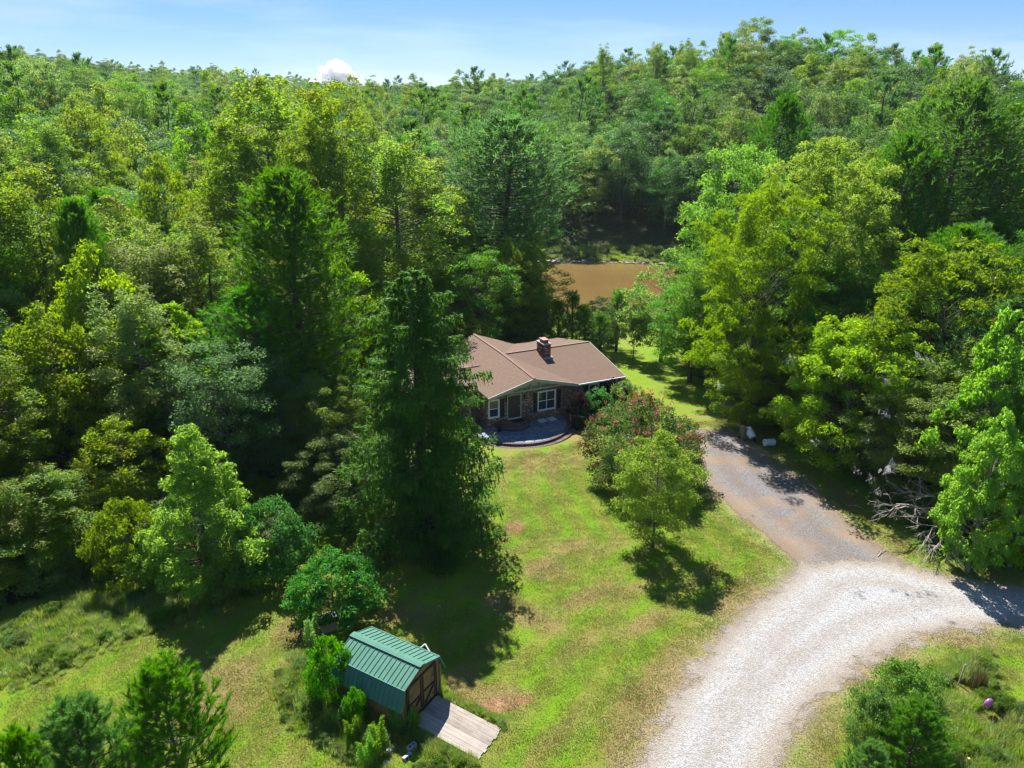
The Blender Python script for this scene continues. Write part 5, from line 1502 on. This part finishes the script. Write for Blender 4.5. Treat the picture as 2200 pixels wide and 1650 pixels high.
gn_scatter('undergrowth', ub, SH, 'low bushes and brush filling the edge and floor of the woods')
# far bank and near shore plants
sb = []
for i in range(850):
    a = RNG.uniform(.10 * math.pi, .9 * math.pi); e = RNG.uniform(1.06, 1.42)
    x, y = LAKE_C[0] + LAKE_R[0] * e * math.cos(a), LAKE_C[1] + LAKE_R[1] * e * math.sin(a)
    sb.append((x, y, float(height(x, y)), RNG.uniform(.9, 1.9), RNG.uniform(.6, 1.3), int(RNG.integers(3))))
for i in range(330):
    a = RNG.uniform(1.1 * math.pi, 1.9 * math.pi); e = RNG.uniform(1.03, 1.40)
    x, y = LAKE_C[0] + LAKE_R[0] * e * math.cos(a), LAKE_C[1] + LAKE_R[1] * e * math.sin(a)
    sb.append((x, y, float(height(x, y)), RNG.uniform(1.0, 2.0), RNG.uniform(.9, 1.8), int(RNG.integers(3))))
gn_scatter('shore_grass', sb, gr, 'rough grass and reeds on the banks of the lake')
# tall weeds: the strip left of the lawn, round the shed, lower right corner
WEEDS = pp((-200, 1560), (-100, 1330), (60, 1300), (230, 1235), (330, 1225), (470, 1215), (560, 1240), (540, 1275), (420, 1330), (250, 1385), (110, 1455), (0, 1480), (-60, 1620))
SHEDW = pp((590, 1470), (650, 1400), (700, 1370), (770, 1440), (840, 1560), (900, 1570), (960, 1600), (1000, 1630), (880, 1690), (760, 1640), (640, 1560))
LR = pp((2060, 1400), (2120, 1395), (2160, 1500), (2300, 1560), (2300, 1720), (2020, 1720), (1850, 1700), (1860, 1560), (1900, 1480), (1990, 1440))
wd = []
KEEP = [G(885, 1608), G(872, 1626), G(836, 1611), G(705, 1352), G(2118, 1532), G(2058, 1470)]
weed_s = [*gr, single('leafy_bush')]
for poly, n, s0, s1, pb in ((WEEDS, 1700, .40, .72, .03), (SHEDW, 620, .45, .9, .06), (LR, 800, .4, .85, .05)):
    P = np.array(poly); c_ = 0; t_ = 0
    while c_ < n and t_ < 60000:
        t_ += 1
        x, y = RNG.uniform(P[:, 0].min(), P[:, 0].max()), RNG.uniform(P[:, 1].min(), P[:, 1].max())
        d = float(sdf(poly, np.array([[x]]), np.array([[y]]))[0, 0])
        if d < RNG.uniform(-.4, .3): continue
        # keep out of the shed and ramp
        lx, ly = x + 3.85, y - 25.76; u = lx * math.cos(SA) + ly * math.sin(SA); v = -lx * math.sin(SA) + ly * math.cos(SA)
        if -4.1 < u < 3.6 and -(1.45 if u < 0 else 1.05) < v < 1.5: continue
        if any((x - a) ** 2 + (y - b_ + .35) ** 2 < .75 ** 2 for a, b_ in KEEP): continue
        s = RNG.uniform(s0, s1) * (.6 + .5 * min(1, max(0, d)))
        if RNG.uniform() < pb: wd.append((x, y, float(height(x, y)), s * .30, s * .28, 3))
        else: wd.append((x, y, float(height(x, y)), s, s * RNG.uniform(.7, 1.2), int(RNG.integers(3))))
        c_ += 1
# ragged tufts along the shed, the ramp and the road verges
for i in range(260):
    f = RNG.uniform(); side = RNG.choice([-1, 1])
    u = -4.1 + 7.6 * f; v = side * ((1.45 if u < 0 else 1.02) + abs(RNG.normal()) * .22)
    x = -3.85 + u * math.cos(SA) - v * math.sin(SA); y = 25.76 + u * math.sin(SA) + v * math.cos(SA)
    wd.append((x, y, 0.0, RNG.uniform(.25, .5), RNG.uniform(.22, .5), int(RNG.integers(3))))
gn_scatter('tall_grass', wd, weed_s, 'uncut tall grass and weeds round the shed and along the left bank')
# short blades on the mown lawn
gs = [grass_clump('lawn_tuft%d' % i, 40 + i, 70, .45, .075, .016, leaf_mat('lawn_blades%d' % i, (.10, .20, .008), (.17, .27, .012), (.30, .45, .02), .4, .02, .3, autumn=(.22, .16, .06), afac=.4), lean=.9) for i in range(2)]
lt = []
while len(lt) < 9000:
    x, y = RNG.uniform(-26, 32), RNG.uniform(20, 60)
    if abs(x) > y * .85: continue
    if float(sdf(LAWN, np.array([[x]]), np.array([[y]]))[0, 0]) < .1 or max(float(sdf(ROAD, np.array([[x]]), np.array([[y]]))[0, 0]), float(sdf(DRIVE, np.array([[x]]), np.array([[y]]))[0, 0])) > -.4: continue
    lx, ly = x - 5.69, y - 60.1; u = lx * .906 + ly * .423; v = -lx * .423 + ly * .906
    if -11 < u < 0 and v > -4.6: continue
    lt.append((x, y, float(height(x, y)), RNG.uniform(.8, 1.5), RNG.uniform(.5, 1.3), int(RNG.integers(2))))
gn_scatter('lawn_blades', lt, gs, 'short mown grass blades over the lawn')

# ------------------------------------------------------------------ small things about the place
def at(px, py, dz=0.0):
    x, y = G(px, py); return Vector((x, y, float(height(x, y)) + dz))


# grey lidded tub by the glossy shrub
t = empty('storage_tub', at(705, 1352), .5, 'beige tub under a dark dented lid, below the glossy shrub', 'tub')
MB().add([(-.36, -.26, 0), (.36, -.26, 0), (.36, .26, 0), (-.36, .26, 0), (-.44, -.33, .62), (.44, -.33, .62), (.44, .33, .62), (-.44, .33, .62)], [(0, 3, 2, 1), (4, 5, 6, 7), (0, 1, 5, 4), (1, 2, 6, 5), (2, 3, 7, 6), (3, 0, 4, 7)]).build('body', simple('beige_tub', (.36, .32, .26), .7, .2, 4), t)
s = MB().box((-.50, -.38, .62), (.50, .38, .69))
for i in range(4): s.box((-.44 + i * .23, -.32, .69), (-.27 + i * .23, .32, .715 + .012 * (i % 2)))
s.build('lid', simple('blue_black_lid', (.035, .045, .075), .6, .3, 5, spec=.25), t)
# framed screen leaning behind the shed
t = empty('screen_frame', (-4.75, 28.3, 0), math.radians(-30), 'dark screen panel in a white frame leaning behind the shed', 'screen')
Mx = Matrix.Translation((0, 0, .15)) @ Matrix.Rotation(math.radians(-25), 4, 'X') @ Matrix.Rotation(math.radians(38), 4, 'Y')
f = MB()
for a, c_ in (((-.5, 0, .02), (-.5, 0, 1.35)), ((.5, 0, .02), (.5, 0, 1.35)), ((-.5, 0, 1.35), (.5, 0, 1.35)), ((-.5, 0, .9), (.5, 0, .9)), ((-.5, 0, .02), (.5, 0, .02))): f.bar(Mx @ Vector(a), Mx @ Vector(c_), .055)
f.build('frame', M['white'], t); MB().box((-.48, -.006, .04), (.48, .006, 1.33), Mx).build('mesh_panel', simple('dark_screen', (.05, .05, .06), .5), t)
# concrete blocks and a pale stone by the ramp
cb = simple('concrete_block', (.33, .35, .37), .85, .15, 12, .4, 40)
def block(px, py, rz, tilt, label):
    p = at(px, py); e = empty('concrete_block', p, rz, label, 'concrete block', 'concrete blocks by the ramp')
    e.rotation_euler = (tilt, 0, rz)
    s = MB(); L_, W_, H_, w = .40, .20, .19, .035
    for a in ((-L_ / 2, -W_ / 2, L_ / 2, -W_ / 2 + w), (-L_ / 2, W_ / 2 - w, L_ / 2, W_ / 2), (-L_ / 2, -W_ / 2 + w, -L_ / 2 + w, W_ / 2 - w), (L_ / 2 - w, -W_ / 2 + w, L_ / 2, W_ / 2 - w), (-w / 2, -W_ / 2 + w, w / 2, W_ / 2 - w)):
        s.box((a[0], a[1], .0), (a[2], a[3], H_))
    s.build('block', cb, e)
block(885, 1608, .9, 0, 'grey hollow concrete block standing open side up beside the ramp')
block(872, 1626, .9, 1.2, 'pale hollow concrete block lying on its side before the other one')
def rock(name, px, py, s, mat, label, cat='stone', seed=1, flat=.6, group=None):
    rg = np.random.default_rng(seed); p = at(px, py)
    import bmesh
    bm = bmesh.new(); bmesh.ops.create_icosphere(bm, subdivisions=2, radius=s)
    for v in bm.verts:
        v.co = Vector((v.co.x * (1 + .2 * rg.normal() * .5), v.co.y * (.8 + .1 * rg.normal()), max(-.1 * s, v.co.z * flat * (1 + .1 * rg.normal()))))
    me = bpy.data.meshes.new(name); bm.to_mesh(me); bm.free(); me.materials.append(mat)
    return tag(link(name, me, None, p + Vector((0, 0, .02)), (0, 0, seed)), label, cat, group)
pale = simple('pale_stone', (.60, .58, .54), .8, .2, 8)
rock('pale_stone', 836, 1611, .17, pale, 'white stone in the grass left of the concrete blocks', seed=2)
rock('pale_stone', 830, 1640, .15, simple('grey_stone', (.30, .31, .33), .8, .3, 8), 'grey stone at the bottom edge below the white one', seed=3)
rock('pale_stone', 722, 1492, .12, pale, 'white scrap under the leafy bush beside the shed', 'stone', 4)
rock('flat_stone', 1542, 868, .42, simple('slab_stone', (.30, .30, .28), .85, .2, 5), 'flat round stone on the verge in the tree shade', seed=5, flat=.3)
# green brown wheelie bin
t = empty('wheelie_bin', at(1598, 944), .3, 'brown wheelie bin standing beside the drive under the trees', 'bin')
bn = simple('bin_plastic', (.15, .135, .085), .5, .15, 4)
MB().add([(-.24, -.27, .08), (.24, -.27, .08), (.24, .22, .08), (-.24, .22, .08), (-.30, -.36, 1.0), (.30, -.36, 1.0), (.30, .34, 1.0), (-.30, .34, 1.0)], [(0, 3, 2, 1), (4, 5, 6, 7), (0, 1, 5, 4), (1, 2, 6, 5), (2, 3, 7, 6), (3, 0, 4, 7)]).build('body', bn, t)
s = MB(); s.box((-.33, -.40, 1.0), (.33, .36, 1.06)); s.box((-.28, -.34, 1.06), (.28, .3, 1.10)); s.build('lid', bn, t)
for x in (-.27, .27): MB().tube([(x - .03, .25, .13), (x + .03, .25, .13)], .13, 14).build('wheel', M['darkmetal'], t)
MB().bar((-.25, .40, .98), (.25, .40, .98), .03).build('handle', bn, t)
# two white drums on a red frame
wd_ = simple('white_drum', (.72, .74, .76), .4, .12, 5)
def drum(p, rot, label):
    s = MB(); s.tube([(0, 0, 0), (0, 0, .03), (0, 0, .28), (0, 0, .30), (0, 0, .58), (0, 0, .60), (0, 0, .86), (0, 0, .88)], [.27, .29, .29, .30, .29, .30, .29, .26], 20)
    e = empty('plastic_drum', p, 0, label, 'drum', 'white drums beside the drive'); e.rotation_euler = rot
    s.build('body', wd_, e); MB().tube([(.12, 0, .88), (.12, 0, .92)], .04, 10).build('bung', M['darkmetal'], e)
    return e
drum(at(1616, 950, .42), (-.75, -.5, 0), 'white drum tipped up against the red frame near the bin')
drum(at(1662, 958, .32), (0, -math.pi / 2 + .08, .25), 'white drum lying on its side right of the red frame')
t = empty('sprayer_frame', at(1636, 952), .2, 'dark red metal frame between the two white drums', 'frame')
rd = simple('rusty_red', (.16, .035, .025), .6, .3, 6)
for a, c_ in (((-.4, -.3, .05), (-.4, .3, .05)), ((.4, -.3, .05), (.4, .3, .05)), ((-.4, -.3, .05), (.4, -.3, .05)), ((-.4, .3, .05), (.4, .3, .05)), ((-.4, -.3, .05), (0, 0, .75)), ((.4, -.3, .05), (0, 0, .75)), ((0, 0, .75), (.5, .5, 1.0))):
    MB().bar(a, c_, .05).build('tube_bar', rd, t)
for x in (-.45, .45): MB().tube([(x - .04, .3, .2), (x + .04, .3, .2)], .2, 16).build('wheel', M['darkmetal'], t)
# pale box at the verge
t = empty('utility_box', at(1563, 872), .3, 'low pale box in the shade at the top of the drive', 'box')
MB().box((-.4, -.25, 0), (.4, .25, .32)).build('body', simple('pale_box', (.34, .36, .33), .7, .15, 5), t); MB().box((-.43, -.28, .32), (.43, .28, .37)).build('lid', M['metal_grey'], t)
# mailbox on its post, white bucket
t = empty('mailbox', at(2030, 1208), -.5, 'black mailbox leaning on a wooden post at the road verge', 'mailbox')
MB().bar((0, 0, -.1), (.12, .05, 1.0), .09).build('post', M['wood'], t)
s = MB(); prof_ = [(-.11, 0), (.11, 0), (.11, .14)] + [(.11 * math.cos(a), .14 + .11 * math.sin(a)) for a in [math.pi * i / 8 for i in range(1, 8)]] + [(-.11, .14)]
n_ = len(prof_); V_ = [(.12 + p[0], -.22, 1.0 + p[1]) for p in prof_] + [(.12 + p[0], .30, 1.0 + p[1]) for p in prof_]
s.add(V_, [tuple(range(n_)), tuple(reversed(range(n_, 2 * n_)))] + [(i, n_ + i, n_ + (i + 1) % n_, (i + 1) % n_) for i in range(n_)]); bx_ = s.build('box', simple('black_enamel', (.015, .015, .018), .3, .2, 5, spec=.6), t)
MB().box((.235, 0, 1.1), (.25, .03, 1.3)).build('flag', M['metal_grey'], t); MB().box((.03, -.235, 1.02), (.21, -.222, 1.2)).build('door', M['metal_grey'], t)
t = empty('white_bucket', at(2122, 1205), 0, 'white bucket with a red cap at the foot of the right hand trees', 'bucket')
MB().tube([(0, 0, 0), (0, 0, .38), (0, 0, .40)], [.15, .18, .19], 16).build('body', M['white'], t); MB().tube([(0, 0, .40), (0, 0, .50), (0, 0, .54)], [.14, .12, .04], 12).build('cap', rd, t)
# small signs of life in the lower right corner
t = empty('foil_balloon', at(2118, 1532, .0), .4, 'pink and purple foil balloon caught in the dry grass', 'balloon')
s = MB(); R_, nn = .24, 18
ringp = [(0, -1)] + [(math.cos(a), math.sin(a)) for a in [-math.pi / 2 + math.pi * i / 10 for i in range(1, 10)]] + [(0, 1)]
Vb = []; Fb = []
for i, (cx_, cz_) in enumerate(ringp):
    for k in range(nn): Vb.append((R_ * cx_ * math.cos(2 * math.pi * k / nn) * (1 + .05 * (k % 2)), .55 * R_ * cx_ * math.sin(2 * math.pi * k / nn), .55 + R_ * cz_))
for i in range(len(ringp) - 1):
    for k in range(nn): Fb.append((i * nn + k, i * nn + (k + 1) % nn, (i + 1) * nn + (k + 1) % nn, (i + 1) * nn + k))
s.add(Vb, Fb); s.build('body', simple('pink_foil', (.55, .20, .45), .22, .35, 9, metal=.5), t, smooth=True)
MB().tube([(0, 0, .3), (.03, .02, .15), (0, .05, 0)], .008, 5).build('string', M['white'], t)
t = MB().bar((0, 0, -.1), (.10, .0, 1.15), .05).build('wooden_stake', M['dead_wood'], None, at(2058, 1470)); tag(t, 'thin leaning wooden stake by the dry stalks at the lower right', 'stake')
t = empty('marker_post', at(2076, 1650), 0, 'short post with a yellow cap at the bottom edge', 'post'); MB().bar((0, 0, 0), (0, 0, .45), .05).build('shaft', M['dead_wood'], t); MB().bar((0, 0, .45), (0, 0, .52), .09).build('cap', simple('yellow_cap', (.6, .42, .12), .5), t)
e = empty('dry_stalks', at(2098, 1478), 0, 'clump of tall brown stalks right of the leaning stake', 'plant')
link('stalks', grass_clump('brown_stalks', 77, 260, .35, 1.3, .02, leaf_mat('brown_stalk', (.12, .09, .03), (.20, .19, .04), (.2, .2, .04), .3), lean=.16), e)
# fallen grey branches with web nests, and nests hung in the walnuts
rg = np.random.default_rng(21)
bp_ = at(1965, 1168)
segs = []
def grow(p, d, L_, r_, dep):
    q = p + d * L_ * .5 + rg.normal(size=3) * L_ * .06; e_ = q + d * L_ * .5 + rg.normal(size=3) * L_ * .10
    segs.append(([p, q, e_], [r_, r_ * .8, r_ * .55]))
    if dep == 0: return
    for k in range(4 if dep > 1 else 3):
        f = rg.uniform(.3, 1); b0 = p * (1 - f) + e_ * f
        nd_ = unit((d + rg.normal(size=3) * np.array([.55, .55, .38]))[None])[0]
        grow(b0, nd_, L_ * rg.uniform(.5, .75), r_ * .5, dep - 1)
for (dx, dy, h_, dv) in ((2.6, 1.0, 1.7, (-1, -.25, .05)), (2.8, .6, 1.2, (-1, -.5, -.05)), (2.4, 1.6, 2.2, (-1, .1, .1)), (2.0, .2, .9, (-.8, -.7, .0)), (1.2, 1.2, 1.6, (-1, .3, .2))):
    grow(np.array([dx, dy, h_]), unit(np.array([dv], float))[0], 2.3, .07, 3)
V_, F_ = tubes_np([(np.maximum(np.array(a), [-99, -99, .03]), b_) for a, b_ in segs], 4)
e = empty('fallen_branches', bp_, 0, 'heap of bare grey fallen branches reaching out of the right woods', 'branch')
link('limbs', mesh_np('dead_limbs', V_, F_, M['dead_wood']), e)
m, nt, b = new_mat('web_silk'); b.inputs['Base Color'].default_value = (.42, .39, .36, 1); b.inputs['Roughness'].default_value = .9
tcn = N(nt, 'ShaderNodeTexCoord'); n1 = noise(nt, 14, 5, .8, tcn.outputs['Object']); nt.links.new(ramp(nt, n1.outputs['Fac'], [(.42, (0, 0, 0)), (.68, (.85, .85, .85))]), b.inputs['Alpha'])
WEB = m
def web(px, py, Y, s, seed, label):
    ang = PITCH - math.atan((825 - py) / F_PX); z = CAM_H - Y * math.tan(ang); x = (px - 1100) * (Y * cp - (z - CAM_H) * sp) / F_PX
    rg2 = np.random.default_rng(seed); V = []
    # silk sheets strung between a few twigs
    k = 16; c0 = rg2.normal(size=(k, 3)) * s * np.array([.42, .3, .26])
    for i in range(k):
        p0 = c0[i]; d1 = rg2.normal(size=3) * s * .42; d2 = rg2.normal(size=3) * s * .28
        V += [p0, p0 + d1, p0 + d1 + d2, p0 + d2 * .6]
    me = mesh_np('web_nest', np.array(V), quads_F(k), WEB)
    tag(link('web_nest', me, None, (x, Y, z), (0, 0, 0)), label, 'web nest', 'pale web nests in the right woods')
for i, a in enumerate([(1905, 1010, 39.3, .55, 'largest web nest, on the fallen branches'), (1875, 1030, 39.0, .4, 'web nest at the left tip of the fallen branches'), (1885, 1058, 38.5, .35, 'lowest web nest under the fallen branches'), (1840, 1012, 39.6, .35, 'web nest left of the fallen branches, in the green leaves'), (1898, 890, 39.5, .4, 'white web nest in the middle of the olive tree'), (1902, 815, 39.5, .4, 'web nest between the walnut and the olive tree'),
                       (1990, 770, 40, .55, 'wide faint web nest high in the olive tree'), (1752, 950, 40.5, .3, 'brown web nest low on the leaning walnut'), (1695, 775, 43, .35, 'web nest at the left side of the leaning walnut'), (1805, 805, 41, .25, 'small brownish web nest inside the leaning walnut'), (1545, 830, 49, .3, 'brown web nest at the drive end trees'), (1860, 945, 39.5, .3, 'faint web nest above the fallen branches')]):
    web(a[0], a[1], a[2] - 1.0, a[3], 30 + i, a[4])
# rail fence behind the house
t = empty('rail_fence', at(1215, 742), 0, 'low wooden rail fence among the young pines behind the house', 'fence')
for i in range(4): MB().bar((-1.5 + i * 1.6, .1 * i, -.2), (-1.5 + i * 1.6, .1 * i, 1.25), .12).build('post', M['wood'], t)
for z_ in (.55, 1.1): MB().bar((-1.6, 0, z_), (3.4, .3, z_), .06, .12).build('rail', M['wood'], t)
# loose sticks on the drive
for i, (px, py, lb) in enumerate([(1835, 1090, 'thin broken stick at the drive edge below the fallen branches'), (1895, 1190, 'forked stick where the grey drive meets the white road'), (1745, 1045, 'short twig at the drive edge beside the leaning walnut')]):
    s = MB().tube([(-.5, 0, .03), (0, .08, .07), (.6, .0, .04)], [.03, .025, .012], 5); s.tube([(0, .08, .07), (.35, .4, .05)], [.018, .008], 4)
    tag(s.build('fallen_stick', M['dead_wood'], None, at(px, py, .02), (0, 0, i * 1.1 - .4)), lb, 'stick', 'sticks on the drive')

# ------------------------------------------------------------------ air, and the cloud beyond it
m = bpy.data.materials.new('haze_air'); m.use_nodes = True; nt = m.node_tree
for n_ in list(nt.nodes):
    if n_.type != 'OUTPUT_MATERIAL': nt.nodes.remove(n_)
pv = nt.nodes.new('ShaderNodeVolumePrincipled'); pv.inputs['Color'].default_value = (.75, .86, 1, 1); pv.inputs['Density'].default_value = HAZE; pv.inputs['Anisotropy'].default_value = .2
nt.links.new(pv.outputs[0], nt.nodes['Material Output'].inputs['Volume'])
if HAZE > 0:
    tag(MB().box((-2600, -1000, -6), (2600, 3000, 95)).build('haze', m), 'thin pale air', kind='stuff')
# cumulus far behind the ridge
import bmesh
bm = bmesh.new(); rg = np.random.default_rng(3)
D_ = 5200.0
def cpt(px, py): 
    ang = math.atan((825 - py + 16) / F_PX) - PITCH; y = D_; return ((px - 1100) / F_PX * (y * cp - math.tan(ang) * y * sp), y, CAM_H + y * math.tan(ang))
for px, py, r_ in [(720, 168, 46), (702, 168, 40), (740, 164, 40), (688, 176, 34), (754, 172, 34), (728, 148, 34), (712, 150, 34), (722, 142, 26), (738, 152, 30), (672, 186, 28), (768, 184, 26), (720, 190, 60), (690, 195, 50), (750, 196, 50)] + [(720 + np.clip(rg.normal(), -1.3, 1.3) * 22, 152 + abs(rg.normal()) * 14, rg.uniform(8, 20)) for _ in range(60)]:
    x, y, z = cpt(px, py)
    bmesh.ops.create_icosphere(bm, subdivisions=3, radius=r_, matrix=Matrix.Translation((x, y + rg.normal() * 25, z - 25)))
me = bpy.data.meshes.new('cloud'); bm.to_mesh(me); bm.free()
m = bpy.data.materials.new('cloud_vapour'); m.use_nodes = True; nt = m.node_tree
for n_ in list(nt.nodes):
    if n_.type != 'OUTPUT_MATERIAL': nt.nodes.remove(n_)
pv = nt.nodes.new('ShaderNodeVolumePrincipled'); pv.inputs['Color'].default_value = (1, 1, 1, 1); pv.inputs['Density'].default_value = .06; pv.inputs['Anisotropy'].default_value = .55
nt.links.new(pv.outputs[0], nt.nodes['Material Output'].inputs['Volume'])
me.materials.append(m)
co = link('cumulus_cloud', me)
rm = co.modifiers.new('remesh', 'REMESH'); rm.mode = 'VOXEL'; rm.voxel_size = 4.0
tag(co, 'small white cumulus cloud rising behind the far ridge', kind='structure')
